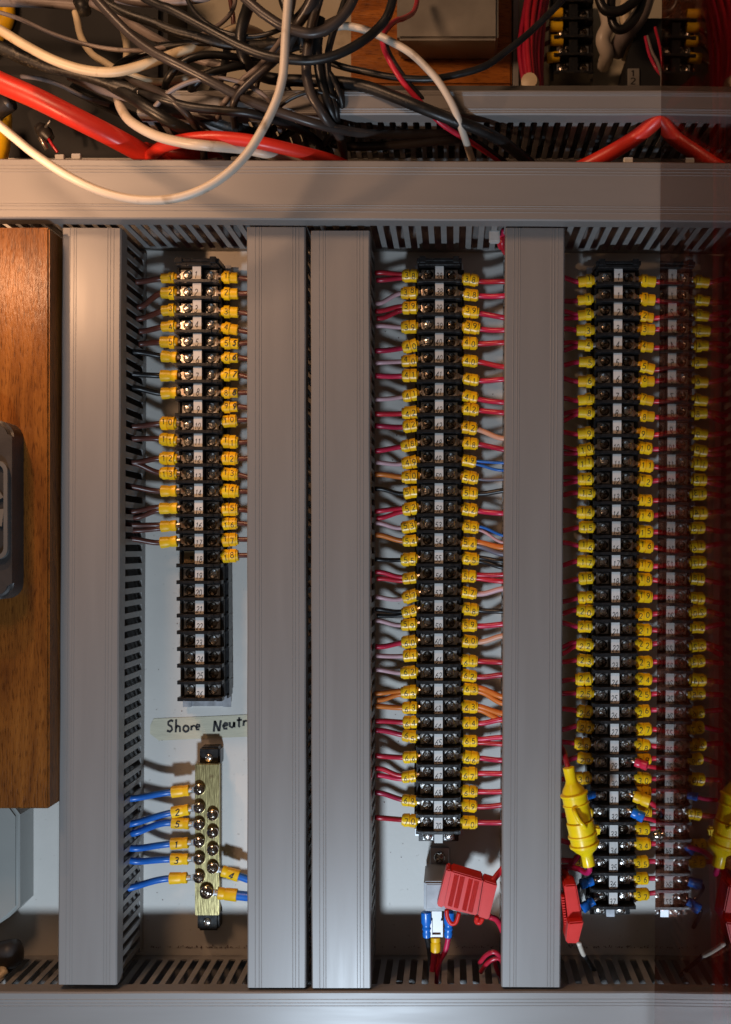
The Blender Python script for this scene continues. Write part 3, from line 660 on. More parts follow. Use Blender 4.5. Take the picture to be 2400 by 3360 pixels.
BW = [(593, 2596, '', 443, 2615, 0), (593, 2661, '2', 450, 2698, 1), (593, 2701, '5', 458, 2729, 2), (590, 2767, '1', 450, 2777, 3), (590, 2819, '3', 450, 2817, 4), (586, 2881, '', 432, 2910, 5)]
g = 'blue wires of the busbar'
def blue(label, tx, ty, sp, ends, text, wr, sc=1.0, tilt=0):
    T = P(tx, ty, 18); sg = 1 if T.x < sp.x else -1
    d = sp-T; d.y = 0; a = d.normalized(); 
    t = thing('busbar_wire', label, 'wire', T, g); Ls = 6.6*sc
    bm = bmesh.new(); lathe(bm, T, a, [(-Ls, 4.0*sc), (-Ls+.3, 4.5*sc), (1.5, 4.3*sc), (2.4, 3.9*sc), (3.4, 4.2*sc), (Ls-.3, 4.3*sc), (Ls, 3.8*sc)], 16, 0.85)
    if text:
        yv = Vector((0, -1, 0)); ax = a*sg; zv = ax.cross(yv)
        if zv.z < 0: zv = -zv
        def mp(x, y):
            an = (y-.5)*5.0/4.4; return T-a*1.5+ax*((x-.3)*5.0)+(yv*math.cos(an)*.85+zv*math.sin(an))*(4.52)
        glyph(bm, text, mp, 0.17, 1, jit=.03, slant=.25)
    build('sleeve', bm, ['yellow', 'ink'], t, smooth=True)
    bm = bmesh.new(); st = T+a*(Ls-1); e = Vector((sp.x, -18.9, sp.z)); m1 = st.lerp(e, 0.4)
    tube(bm, [st, m1], [2.3*sc, 2.0*sc], 10)
    lathe(bm, e, Vector((0, 1, 0)), [(-.5, 5.0*sc), (.5, 5.0*sc)], 18)
    q = (e-m1).normalized(); nn = q.cross(Vector((0, -1, 0))).normalized()
    v1 = [m1-nn*2, m1+nn*2, e+nn*3.6, e-nn*3.6]; va = [bm.verts.new(p+Vector((0, -.42, 0))) for p in v1]; vb = [bm.verts.new(p+Vector((0, .42, 0))) for p in v1]
    bm.faces.new(va); bm.faces.new(vb[::-1])
    for i in range(4): bm.faces.new((va[i], vb[i], vb[(i+1) % 4], va[(i+1) % 4]))
    build('lug', bm, 'steel', t, smooth=True)
    bm = bmesh.new(); s = T-a*(Ls-2); E = ends; dist = abs(E.x-s.x); h1 = s-a*dist*.5; h2 = E+Vector((sg*dist*.3, -3, (s.z-E.z)*.35))
    tube(bm, [s*(1-q)**3+h1*3*q*(1-q)**2+h2*3*q*q*(1-q)+E*q**3 for q in [i/16 for i in range(17)]], wr, 10)
    build('insulation', bm, 'blue', t, smooth='all')
names = ['topmost blue wire with blank yellow sleeve left of the busbar', 'blue wire with handwritten two on its sleeve left of the busbar', 'blue wire with handwritten five on its sleeve left of the busbar',
         'blue wire with handwritten one on its sleeve left of the busbar', 'blue wire with handwritten three on its sleeve left of the busbar', 'lowest blue wire with blank yellow sleeve left of the busbar']
for (tx, ty, s, ex, ey, k), nm in zip(BW, names):
    blue(nm, tx, ty, P(*BL[k], 19), P(ex-24, ey+6, 30), s, 2.5)
blue('blue wire with handwritten four on its tilted sleeve right of the busbar', 757, 2866, P(698, 2849, 19), P(850, 2896, 16), '4', 2.8)
blue('thick blue wire with blank yellow sleeve right of the busbar', 748, 2934, P(678, 2928, 19), P(860, 2942, 17), '', 3.6, 1.08)

# masking tape with handwriting
t = thing('tape_label', 'cream masking tape label with black handwriting above the busbar', 'label', P(680, 2400, 0.3))
def TP(px, py, h=0.35): return P(px, py, h)
bm = bmesh.new()
outl = [(505, 2358), (700, 2350), (870, 2342), (870, 2415), (700, 2422), (522, 2430), (493, 2408), (494, 2380)]
va = [bm.verts.new(TP(x, y)) for x, y in outl]; vb = [bm.verts.new(TP(x, y, 0.08)) for x, y in outl]
bm.faces.new(va); bm.faces.new(vb[::-1])
for i in range(len(outl)): bm.faces.new((va[i], vb[i], vb[(i+1) % len(outl)], va[(i+1) % len(outl)]))
build('tape', bm, 'tape', t)
bm = bmesh.new()
def put(word, xs, ybase, hpx, wpx, mi=0):
    for ch, x, yb, hp in word:
        glyph(bm, ch, lambda u, v, x=x, yb=yb, hp=hp: TP(x+u*wpx, yb-v*hp, 0.5), 0.19, mi, jit=.02, slant=.05)
put([('S', 549, 2402, 39)], 0, 0, 0, 34); put([('h', 575, 2403, 42)], 0, 0, 0, 36)
put([('o', 601, 2401, 38), ('r', 626, 2397, 32), ('e', 641, 2395, 34)], 0, 0, 0, 36)
put([('N', 702, 2401, 38), ('e', 731, 2393, 40), ('u', 752, 2388, 36)], 0, 0, 0, 40)
put([('t', 776, 2386, 34), ('r', 797, 2382, 34), ('a', 815, 2384, 34), ('l', 836, 2384, 34)], 0, 0, 0, 36)
build('handwriting', bm, 'ink', t)

# ------------------------------------------------------------ relay and red blade fuse holder below the middle strip
t = thing('relay', 'small grey cube relay screwed to the board under the middle strip', 'relay', P(1445, 2990, 0))
bm = bmesh.new(); a, b = P(1391, 2893, 44), P(1506, 2991, 44); box(bm, ((a.x+b.x)/2, -24, (a.z+b.z)/2), (b.x-a.x, 40, a.z-b.z)); bevel(bm, 1.2, 2)
rb = build('relay_case', bm, 'relay', t, smooth=True)
bm = bmesh.new(); box(bm, ((a.x+b.x)/2, -44.15, (a.z+b.z)/2), (b.x-a.x-4, .6, a.z-b.z-4)); bevel(bm, .25, 1); build('face_label', bm, 'relay_face', t)
bm = bmesh.new(); c = P(1443, 2818, 3); box(bm, (c.x, -2, c.z-1), (14.5, 2, 19)); box(bm, (c.x, -6, c.z-9.8), (14.5, 9, 1.6)); bevel(bm, .3, 1); tb = build('mounting_tab', bm, 'rail', t)
place('screw', SCRN, t, P(1443, 2813, 3.6)-ORG[t.name], 0.7, 1.05)
for px in (1400, 1473):
    bm = bmesh.new(); c = P(px, 3032, 36)
    lathe(bm, c, Vector((0.03 if px < 1450 else -.05, 0, -1)).normalized(), [(-9, 3.3), (-8.5, 3.8), (-1, 3.8), (.5, 3.0), (2, 2.9), (3, 3.5), (5, 2.7), (6.5, 3.2), (9.5, 2.8), (10, 2.2)], 14, .85)
    build('blue_spade_sleeve', bm, 'bluecrimp', t, smooth=True)
bm = bmesh.new(); c = P(1433, 3030, 34); box(bm, (c.x, -34, c.z), (7.6, .9, 18))
for sx in (-1, 1): box(bm, (c.x+sx*3.9, -35.2, c.z-3), (1.5, 3.0, 12))
box(bm, (c.x, -35.8, c.z-8.2), (6.4, 1.0, 1.6)); lathe(bm, Vector((c.x, -34.5, c.z-1.5)), Vector((0, 1, 0)), [(-.15, .7), (0, .7)], 10, 1, 1); 
build('spade_connector', bm, ['tabmetal', 'recess'], t, smooth=True)
bm = bmesh.new(); lathe(bm, P(1430, 3099, 34), Vector((0, 0, -1)), [(-5.6, 3.0), (-5.2, 3.6), (-2.5, 3.7), (-2, 3.3), (-1.2, 3.8), (5, 3.6), (5.6, 3.0)], 14, .85); build('yellow_sleeve', bm, 'yellow', t, smooth=True)
for pts, r, m in (([(1428, 3118, 33), (1424, 3160, 30), (1418, 3215, 26), (1417, 3270, 18)], 2.6, 'crimson'), ([(1432, 3118, 33), (1440, 3150, 31), (1428, 3185, 28), (1427, 3260, 20)], 2.0, 'red'),
                  ([(1400, 3070, 34), (1408, 3105, 30), (1412, 3150, 20), (1412, 3210, 10)], 2.0, 'blackw'), ([(1472, 3075, 34), (1462, 3120, 32), (1440, 3165, 30), (1430, 3250, 24)], 2.0, 'crimson')):
    bm = bmesh.new(); tube(bm, cablepts(pts), r, 9); build('lead', bm, m, t, smooth='all')

t = thing('fuse_holder', 'tilted red blade fuse holder with diamond grip beside the grey relay', 'fuse holder', P(1535, 2935, 40))
def quadbox(bm, q, h0, h1, mi=0):
    A = [bm.verts.new(P(x, y, h1)) for x, y in q]; B = [bm.verts.new(P(x, y, h1)+Vector((0, h1-h0, 0))) for x, y in q]
    n = len(q); fs = [bm.faces.new(A), bm.faces.new(B[::-1])]
    for i in range(n): fs.append(bm.faces.new((A[i], B[i], B[(i+1) % n], A[(i+1) % n])))
    for f in fs: f.material_index = mi
bm = bmesh.new(); quadbox(bm, [(1466, 2853), (1482, 2856), (1455, 2981), (1434, 2973)], 40, 56); bevel(bm, .9, 2); build('end_cap', bm, 'fuse', t, smooth=True)
bm = bmesh.new(); quadbox(bm, [(1483, 2857), (1586, 2887), (1566, 3006), (1456, 2980)], 40, 58); bevel(bm, .9, 2); build('body', bm, 'fuse', t, smooth=True)
bm = bmesh.new(); quadbox(bm, [(1588, 2889), (1633, 2903), (1604, 3020), (1568, 3008)], 40, 57); bevel(bm, .9, 2); build('lid', bm, 'fuse', t, smooth=True)
# knurled grip pattern: rows of small pyramids
bm = bmesh.new(); A, B, C_ = P(1483, 2857, 58.3), P(1586, 2887, 58.3), P(1456, 2980, 58.3)
ux, uz = B-A, C_-A
for (f0, f1) in ((.10, .25), (.29, .44), (.56, .70), (.74, .90)):
    for i in range(5):
        for j in range(30):
            f = f0+(f1-f0)*(i+.5)/5; s_ = .08+.84*(j+.5*(i % 2))/30
            c = A+ux*f+uz*s_; k = 0.40
            p_ = [bm.verts.new(c+Vector((dx*k, 0, dz*k))) for dx, dz in ((1, 0), (0, 1), (-1, 0), (0, -1))]; tp = bm.verts.new(c+Vector((0, -.28, 0)))
            for q in range(4): bm.faces.new((p_[q], p_[(q+1) % 4], tp))
build('grip_pattern', bm, 'fuse', t)
bm = bmesh.new(); tube(bm, cablepts([(1466, 2984, 50), (1469, 3010, 50), (1481, 3030, 50), (1497, 3026, 50), (1507, 2994, 50)]), 1.6, 8); build('strap', bm, 'fuse', t, smooth='all')
bm = bmesh.new(); tube(bm, cablepts([(1566, 3008, 50), (1564, 3024, 48), (1576, 3026, 48), (1584, 3012, 50)]), 1.8, 8); build('strap', bm, 'fuse', t, smooth='all')
for pts in ([(1612, 2900, 49), (1628, 2876, 46), (1655, 2844, 42)], [(1608, 3008, 48), (1628, 3016, 46), (1642, 3036, 42), (1650, 3056, 40)]):
    bm = bmesh.new(); tube(bm, cablepts(pts), 2.2, 9); build('lead', bm, 'red', t, smooth='all')
for k, pts in enumerate([[(1574, 3160, 42), (1595, 3135, 47), (1620, 3124, 50), (1640, 3135, 48), (1660, 3150, 40)], [(1578, 3190, 40), (1600, 3160, 46), (1625, 3145, 48), (1645, 3150, 46), (1655, 3185, 36)], [(1622, 3150, 40), (1630, 3180, 38), (1645, 3210, 34), (1650, 3240, 26)]]):
    simple('loop_wire', ['upper red wire looping into the bottom duct beside the fourth duct', 'lower red wire looping into the bottom duct beside the fourth duct', 'red wire dropping straight into the bottom duct beside the fourth duct'][k], 'wire', [P(*p) for p in pts], 1.7, 'red', 'red wires looping into the bottom duct')

# ------------------------------------------------------------ yellow inline fuse holder and side-on red fuse holder
t = thing('inline_fuse_holder', 'yellow waterproof inline fuse holder hanging left of the right strip', 'fuse holder', P(1935, 2842, 70))
A, B = P(1866, 2517, 74), P(1934, 2842, 74); ax = (B-A).normalized(); Lf = (B-A).length
def sc_(l, f0, f1): return [((s-36)/72*Lf, r*0.98) for s, r in l]
c = (A+B)/2
bm = bmesh.new(); lathe(bm, c, ax, sc_([(0, 3.3), (.4, 4.2), (9.5, 4.0), (12, 5.0), (15, 7.2), (18.5, 8.6), (19, 10.0), (20.2, 10.0), (20.6, 9.0), (26, 8.9), (26.4, 9.6), (27.2, 9.6), (27.6, 8.8), (38.5, 8.9), (39, 8.0)], 0, 0), 22); build('upper_half', bm, 'fusey', t, smooth=True)
bm = bmesh.new(); lathe(bm, c, ax, sc_([(39.2, 7.8), (39.6, 9.8), (48, 9.6), (48.6, 10.6), (50, 10.6), (50.6, 9.7), (55, 9.6), (55.4, 10.8), (57, 10.8), (58, 9.6), (60.5, 7.6), (62.5, 5.0), (64, 4.2), (71.6, 4.5), (72, 3.6)], 0, 0), 22); build('lower_half', bm, 'fusey', t, smooth=True)
bm = bmesh.new(); tube(bm, cablepts([(1884, 2655, 76), (1885, 2661, 84.5), (1900, 2690, 86), (1918, 2711, 85.5), (1922, 2715, 76)]), 1.6, 9); build('strap', bm, 'fusey', t, smooth='all')
bm = bmesh.new(); c2 = P(1957, 2724, 74); box(bm, c2, (5, 7, 6.5), 0, Matrix.Rotation(.2, 3, 'Y')); bevel(bm, 1.3, 2); build('clip', bm, 'fusey', t, smooth=True)
for pts, m in (([(1866, 2525, 73), (1860, 2500, 68), (1852, 2470, 52), (1835, 2440, 34)], 'crimson'), ([(1933, 2838, 74), (1935, 2855, 72), (1925, 2864, 66), (1900, 2852, 56), (1870, 2845, 46), (1840, 2846, 36)], 'magenta')):
    bm = bmesh.new(); tube(bm, cablepts(pts), 2.0, 9); build('lead', bm, m, t, smooth='all')
simple('loose_wire', 'magenta wire curving out under the yellow inline fuse holder', 'wire', [P(*p) for p in ((1838, 2880, 34), (1862, 2850, 42), (1885, 2825, 44), (1912, 2795, 40), (1950, 2775, 30))], 1.9, 'magenta')
t = thing('fuse_holder', 'red ribbed fuse holder standing edge-on left of the right strip foot', 'fuse holder', P(1880, 3098, 30))
bm = bmesh.new(); quadbox(bm, [(1866, 3028), (1917, 3024), (1898, 3097), (1858, 3096)], 58, 80); bevel(bm, 1.0, 2); build('front_cap', bm, 'fuse', t, smooth=True)
bm = bmesh.new(); quadbox(bm, [(1852, 2905), (1892, 2903), (1914, 3021), (1866, 3025)], 50, 72); bevel(bm, 1.0, 2); build('body', bm, 'fuse', t, smooth=True)
bm = bmesh.new()
for i in range(16):
    y = 2945+i*8.5; quadbox(bm, [(1843+i*1.0, y), (1853+i*.7, y), (1853+i*.7, y+4), (1843+i*1.0, y+4)], 54, 68)
build('grip_ribs', bm, 'fuse', t)
for pts, m, r in (([(1872, 2904, 62), (1862, 2880, 54), (1850, 2858, 40), (1838, 2850, 34)], 'bigred', 2.6), ([(1900, 3094, 68), (1910, 3120, 52), (1916, 3132, 42)], 'whitec', 1.8), ([(1916, 3132, 42), (1945, 3175, 30), (1965, 3210, 22)], 'blackw', 1.8)):
    bm = bmesh.new(); tube(bm, cablepts(pts), r, 9); build('lead', bm, m, t, smooth='all')

def crimp(label, a, b, m, wirepts, wm, r=3.2, wr=1.6):
    A, B = P(*a), P(*b); t = thing('crimp_wire', label, 'wire', (A+B)/2, 'loose crimped leads on the right strip')
    ax = (B-A).normalized(); L = (B-A).length/2
    bm = bmesh.new(); lathe(bm, (A+B)/2, ax, [(-L, r*.85), (-L+.5, r*1.05), (-L*.1, r), (L*.1, r*.85), (L*.3, r), (L-.4, r*.95), (L, r*.7)], 14, .85); build('crimp_sleeve', bm, m, t, smooth=True)
    bm = bmesh.new(); tube(bm, [B-ax*2, B+ax*5], 1.5, 8); build('lug', bm, 'lug', t, smooth='all')
    if wirepts:
        bm = bmesh.new(); tube(bm, cablepts([a]+wirepts), wr, 9); build('insulation', bm, wm, t, smooth='all')
crimp('blue crimped lead beside terminal 31, partly behind the yellow holder', (1922, 2612, 30), (1952, 2604, 27), 'bluecrimp', [(1900, 2618, 28), (1850, 2622, 24)], 'crimson')
crimp('blue crimped lead beside terminal 34, partly behind the yellow holder', (1930, 2796, 30), (1952, 2772, 27), 'bluecrimp', None, None)
crimp('blue crimped lead with black wire at terminal 36, left side', (1905, 2902, 30), (1947, 2888, 28), 'bluecrimp', [(1898, 2912, 28), (1898, 2935, 20), (1905, 2960, 8)], 'blackw', 3.8)
crimp('blue crimped lead at the foot of the strip beside terminal 37', (1910, 2982, 30), (1950, 2955, 28), 'bluecrimp', [(1900, 2990, 26), (1890, 3010, 16), (1890, 3040, 6)], 'blackw', 3.8)
crimp('red crimped lead overlapping the yellow 29 sleeve on the right', (2126, 2514, 34), (2084, 2500, 30), 'red', [(2150, 2518, 33), (2180, 2520, 30), (2230, 2525, 28)], 'red', 3.4)
crimp('yellow crimped lead overlapping the 31 sleeve on the right', (2134, 2632, 34), (2080, 2612, 31), 'yellow', [(2150, 2644, 33), (2175, 2658, 30), (2230, 2680, 28)], 'red', 4.4, 1.9)
crimp('small blue crimped lead overlapping the 32 sleeve on the right', (2114, 2684, 36), (2074, 2664, 33), 'bluecrimp', [(2135, 2688, 34), (2165, 2698, 31), (2230, 2712, 28)], 'red', 3.8)

# ------------------------------------------------------------ wooden post and the things beside it
t = thing('wooden_post', 'varnished orange-brown wooden post with round plugs along the left edge', 'post', (-330, 0, OZ-179))
bm = bmesh.new(); xr = -277.8; xl = -420; zt_ = OZ+220.5; zb = OZ-178.5
box(bm, ((xr+xl)/2, -40, (zt_+zb)/2), (xr-xl, 80, zt_-zb)); bevel(bm, 1.2, 2); build('timber', bm, 'wood', t, smooth=True)
for (px, py) in ((130, 1000), (120, 1711), (128, 2404)):
    c = P(px, py, 80.0); bm = bmesh.new(); lathe(bm, c, Vector((0, 1, 0)), [(-.25, 4.0), (0.1, 4.3)], 20); build('plug', bm, 'plug', t)
t = thing('vent_unit', 'dark rounded plastic unit with a pale bezel on the wooden post', 'device', P(10, 1965, 80))
def rrect(x0, z0, x1, z1, r, n=7):
    pts = []
    for cx, cz, a0 in ((x1-r, z1-r, 0), (x0+r, z1-r, 90), (x0+r, z0+r, 180), (x1-r, z0+r, 270)):
        pts += [(cx+r*math.cos(math.radians(a0+90*i/n)), cz+r*math.sin(math.radians(a0+90*i/n))) for i in range(n+1)]
    return pts
def frame(bm, outer, inner, y0, y1):
    n = len(outer); R4 = [[bm.verts.new((x, y, z)) for x, z in pl] for pl, y in ((outer, y0), (outer, y1), (inner, y1), (inner, y0))]
    for j in range(4):
        a_, b_ = R4[j], R4[(j+1) % 4]
        for i in range(n): bm.faces.new((a_[i], a_[(i+1) % n], b_[(i+1) % n], b_[i]))
a, b = P(-330, 1378, 98), P(40, 1968, 98)
bm = bmesh.new(); prism(bm, rrect(a.x, b.z, b.x, a.z, 11), -80.2, -98); bmesh.ops.bevel(bm, geom=[e for e in bm.edges if all(abs(v.co.y+98) < .01 for v in e.verts)], offset=3, segments=3, affect='EDGES')
build('case', bm, 'plastic_dark', t, smooth=True)
a2, b2 = P(-290, 1512, 101), P(26, 1835, 101)
bm = bmesh.new(); frame(bm, rrect(a2.x, b2.z, b2.x, a2.z, 7), rrect(a2.x+2.6, b2.z+2.6, b2.x-2.6, a2.z-2.6, 5), -97.5, -101.5); build('bezel', bm, 'plastic_mid', t, smooth=True)
bm = bmesh.new(); prism(bm, rrect(a2.x+2.8, b2.z+2.8, b2.x-2.8, a2.z-2.8, 4.8), -98.05, -98.4); build('recess_panel', bm, 'recess', t)
bm = bmesh.new(); ce = P(-120, 1672, 99.5)
for i in range(9):
    an = i*2*math.pi/9; p0 = ce+Vector((math.cos(an)*6, 0, math.sin(an)*6)); p1 = ce+Vector((math.cos(an+.5)*27, -1, math.sin(an+.5)*27))
    d_ = (p1-p0).normalized(); nn = Vector((-d_.z, 0, d_.x))
    v_ = [bm.verts.new(q) for q in (p0-nn*1.5, p0+nn*1.5, p1+nn*6+Vector((0, 1.5, 0)), p1-nn*6)]; bm.faces.new(v_)
    v2_ = [bm.verts.new(v.co+Vector((0, .7, 0))) for v in v_]; bm.faces.new(v2_[::-1])
    for q in range(4): bm.faces.new((v_[q], v2_[q], v2_[(q+1) % 4], v_[(q+1) % 4]))
build('fan_blades', bm, 'plastic_mid', t)
bm = bmesh.new(); lathe(bm, P(1, 1594, 101), Vector((0, 1, 0)), [(-1.2, 1.0), (-.6, 2.2), (.5, 2.4)], 12); build('brass_screw', bm, 'brass', t, smooth=True)
# white case and black gland bottom left
t = thing('white_case', 'white rounded plastic case low in the left corner', 'case', P(0, 3080, 0))
a, b = P(-260, 2640, 26), P(62, 3075, 26)
bm = bmesh.new(); pl = [(a.x, a.z), (b.x-6, a.z), (b.x, a.z-8), (b.x, b.z+22), (b.x-8, b.z+14), (b.x-26, b.z+2), (a.x, b.z)]
prism(bm, pl, -.5, -26); bmesh.ops.bevel(bm, geom=[e for e in bm.edges if all(abs(v.co.y+26) < .01 for v in e.verts)], offset=2.5, segments=3, affect='EDGES'); build('shell', bm, 'plastic_white', t, smooth=True)
t = thing('cable_gland', 'black rounded cable gland in the bottom left corner', 'cable gland', P(20, 3165, 20))
bm = bmesh.new(); tube(bm, [P(-40, 3150, 26), P(0, 3140, 27), P(40, 3128, 28), P(60, 3122, 28), P(69, 3120, 28)], [11, 11, 10.5, 9, 4], 18); build('gland_body', bm, 'plastic_dark', t, smooth='all')
bm = bmesh.new(); tube(bm, [P(-60, 3240, 40), P(-10, 3215, 40), P(15, 3190, 38), P(5, 3170, 34)], 3, 10); build('cable_tail', bm, 'creamc', t, smooth='all')

# ------------------------------------------------------------ top: equipment behind the cables
t = thing('wooden_backing_block', 'dark orange wooden block behind the grey metal case at the top', 'wooden block', P(1420, 270, -60))
bm = bmesh.new(); a, b = P(1152, -130, -62), P(1680, 279, -62); box(bm, ((a.x+b.x)/2, 81, (a.z+b.z)/2), (b.x-a.x, 38, a.z-b.z)); bevel(bm, 1.5, 2); build('block', bm, 'wood_h', t, smooth=True)
t = thing('metal_case', 'grey metal case on the wooden block at the top', 'metal case', P(1470, 130, -40))
bm = bmesh.new(); a, b = P(1303, -140, -28), P(1636, 128, -28); box(bm, ((a.x+b.x)/2, 44.9, (a.z+b.z)/2), (b.x-a.x, 33.8, a.z-b.z)); bevel(bm, 2.2, 3); build('case_body', bm, 'case', t, smooth=True)
bm = bmesh.new(); lathe(bm, P(1372, 4, -22), Vector((0, 1, 0)), [(-4, 4.5), (-3, 5.5), (5.5, 6)], 14); build('cable_grommet', bm, 'marker', t, smooth=True)
t = thing('slotted_trunking', 'narrow dark slotted trunking right of the wooden block', 'wiring duct', P(1695, 275, -100))
bm = bmesh.new(); a, b = P(1684, -120, -60), P(1704, 284, -60); box(bm, ((a.x+b.x)/2, 80, (a.z+b.z)/2), (b.x-a.x, 39, a.z-b.z)); bevel(bm, .6, 1); build('trunking_side', bm, 'pvc_slot', t)
g = 'red wires bundled at the top'
for i, (x0, x1, x2, h) in enumerate([(1722, 1706, 1720, -52), (1740, 1722, 1734, -46), (1732, 1732, 1742, -42), (1752, 1742, 1750, -44), (1768, 1752, 1758, -48), (1778, 1764, 1768, -52), (1788, 1778, 1776, -58)]):
    bm = bmesh.new(); tube(bm, cablepts([(x0+20, -60, h-14), (x0, 40, h-6), (x1, 160, h), (x2, 270, h+4), (x2+3, 310, h+2)]), 2.3, 9)
    tag(build('bundle_wire', bm, ['red', 'crimson', 'red', 'red', 'crimson', 'crimson', 'crimson'][i], smooth='all'), 'red wire in the vertical bundle left of the upper terminal strip', 'wire', g)
bm = bmesh.new(); lathe(bm, P(1738, 268, -30), Vector((0.2, 1, 0)).normalized(), [(-3, 3), (-2, 6.5), (4, 7.5), (8, 6.5)], 14)
tag(build('cable_tie_mount', bm, 'creamc', smooth=True), 'rounded beige cable tie mount at the foot of the red bundle', 'cable tie mount')
t = thing('terminal_strip', 'dirty blurred terminal strip high up behind the ducts', 'terminal strip', P(1880, 285, -99)); org = ORG[t.name]
HU = housing(13.6); pu = [P(1880, -8+i*58, -72) for i in range(5)]
for i, c in enumerate(pu):
    c = Vector((c.x, 96, c.z)); h = bpy.data.objects.new('terminal_housing', HU); COL.objects.link(h); h.parent = t; h.location = (c-org)*MM; ORG[h.name] = c
    for sx in (-1, 1):
        place('contact_plate', CONT, h, (sx*8.7, 0, 0)); place('screw', SCRD, h, (sx*8.2, -24.3, 0), R.uniform(0, 3), 1.15)
for i, (px, py) in enumerate(((1826, 44), (1826, 87), (1828, 132), (1815, 188))):
    T = P(px, py, -70); tt = thing('numbered_wire', ['topmost', 'second', 'third', 'lowest'][i]+' blurred yellow sleeve wire left of the upper terminal strip', 'wire', T, 'yellow sleeved wires of the upper strip')
    bm = bmesh.new(); lathe(bm, T, Vector((1, 0, .12 if i == 3 else 0)).normalized(), [(-5.5, 3.6), (-5, 4.4), (5, 4.2), (5.5, 3.4)], 12); build('sleeve', bm, 'yellow', tt, smooth=True)
    bm = bmesh.new(); tube(bm, [T-Vector((4, 0, 0)), T-Vector((12, -3, 3)), T-Vector((20, -8, 8))], 1.8, 8); build('insulation', bm, 'brown', tt, smooth='all')
for k, (pts, r, m, lb) in enumerate([
    ([(1985, 20, -60), (1996, 80, -55), (1978, 130, -55), (1992, 180, -62), (1980, 215, -80)], 6.0, 'whitec', 'blurred pale lumpy cable hanging above the duct, left one'),
    ([(2130, -40, -40), (2105, 40, -45), (2070, 90, -50), (2040, 130, -58), (2022, 175, -70)], 7.0, 'mauve', 'blurred grey cable slanting down above the duct'),
    ([(2060, -30, -58), (2052, 60, -60), (2066, 120, -66), (2056, 190, -85)], 5.0, 'creamc', 'blurred cream cable behind the black loops')]):
    simple('hanging_cable', lb, 'cable', [P(*p) for p in pts], r, m)
simple('loop_cable', 'black cable loop hanging at the top right, outer one', 'cable', [P(*p) for p in ((2008, -40, -20), (2006, 40, -20), (2016, 85, -20), (2040, 97, -20), (2072, 75, -20), (2100, 30, -20), (2120, -40, -20))], 3.6, 'cable')
simple('loop_cable', 'black cable loop hanging at the top right, inner one', 'cable', [P(*p) for p in ((1965, -40, -12), (1970, 5, -12), (1990, 35, -12), (2030, 37, -12), (2065, 18, -12), (2095, -10, -12), (2110, -40, -12))], 3.8, 'cable')
t = thing('black_device', 'black equipment box with a small stamped plate at the top right', 'device', P(2120, 285, -100))
bm = bmesh.new(); a, b = P(2056, 60, -55), P(2330, 286, -55); quad = [(a.x+14, a.z), (b.x, a.z), (b.x, b.z), (a.x, b.z), (a.x-.5, b.z+15), (a.x+2, b.z+30)]
prism(bm, quad, 99.8, 55); build('device_body', bm, 'recess', t)
bm = bmesh.new(); a, b = P(2060, 225, -54), P(2099, 283, -54); box(bm, ((a.x+b.x)/2, 54, (a.z+b.z)/2), (b.x-a.x, 1.5, a.z-b.z)); bevel(bm, .4, 1)
for k, ch in enumerate('12'): glyph(bm, ch, lambda x, y, k=k: Vector((a.x+2.2+x*7, 53.1, a.z-7.0-k*6.3+y*5.2)), .16, 1)
build('stamped_plate', bm, ['case', 'ink'], t)
simple('thin_lead', 'thin red lead running down past the black equipment box', 'wire', [P(*p) for p in ((2150, 90, -30), (2165, 150, -25), (2172, 190, -22), (2178, 240, -25))], 1.2, 'red')
simple('thin_lead', 'thin crimson lead curving beside a grey one at the top right', 'wire', [P(*p) for p in ((2118, 120, -30), (2130, 175, -28), (2148, 215, -25), (2165, 240, -25), (2190, 262, -25))], 1.3, 'red')
simple('thin_lead', 'thin grey lead curving beside the crimson one at the top right', 'wire', [P(*p) for p in ((2124, 118, -30), (2140, 170, -28), (2158, 205, -25), (2172, 250, -20), (2172, 285, -20))], 1.3, 'mauve')
# dark equipment top left
t = thing('black_enclosure', 'large black enclosure in shadow behind the cables at the top left', 'enclosure', P(200, 510, -60))
bm = bmesh.new(); a, b = P(-260, -160, -30), P(545, 300, -30); box(bm, ((a.x+b.x)/2, 64, (a.z+b.z)/2), (b.x-a.x, 70, a.z-b.z)); bevel(bm, 6, 3); build('enclosure_body', bm, 'recess', t, smooth=True)
bm = bmesh.new(); a, b = P(-200, 270, -4), P(520, 560, -4); box(bm, ((a.x+b.x)/2, 3.0, (a.z+b.z)/2+4), (b.x-a.x, 5.4, a.z-b.z)); build('dark_sheet', bm, 'recess', t)  # black sheet added over the pale board to keep this corner dark
t = thing('grey_pipe', 'grey dusty pipe crossing the top left corner', 'pipe', P(0, 15, 20))
bm = bmesh.new(); tube(bm, cablepts([(-80, 4, 20), (120, 8, 20), (290, 20, 20)]), 3.6, 14); build('pipe_run', bm, 'mauve', t, smooth='all')
bm = bmesh.new(); tube(bm, cablepts([(262, 5, 22), (272, 22, 24), (278, 40, 20)]), 5.2, 10); build('pipe_clamp', bm, 'dusty', t, smooth='all')
simple('yellow_cable', 'dim yellow cable in the extreme top left corner', 'cable', [P(*p) for p in ((20, -60, -20), (22, 0, -20), (20, 60, -20), (-10, 110, -18), (-60, 160, -18))], 6.5, 'yellow')
simple('yellow_cable', 'yellow cable at the left edge under the corrugated tube', 'cable', [P(*p) for p in ((10, 370, 20), (8, 430, 30), (-2, 500, 44), (-30, 570, 60))], 6.5, 'yellow')
t = thing('corrugated_tube', 'black corrugated tube end at the left edge', 'tube', P(0, 360, 40))
bm = bmesh.new(); A, B = P(-60, 395, 40), P(34, 330, 52); ax = (B-A).normalized(); L_ = (B-A).length; pr_ = []
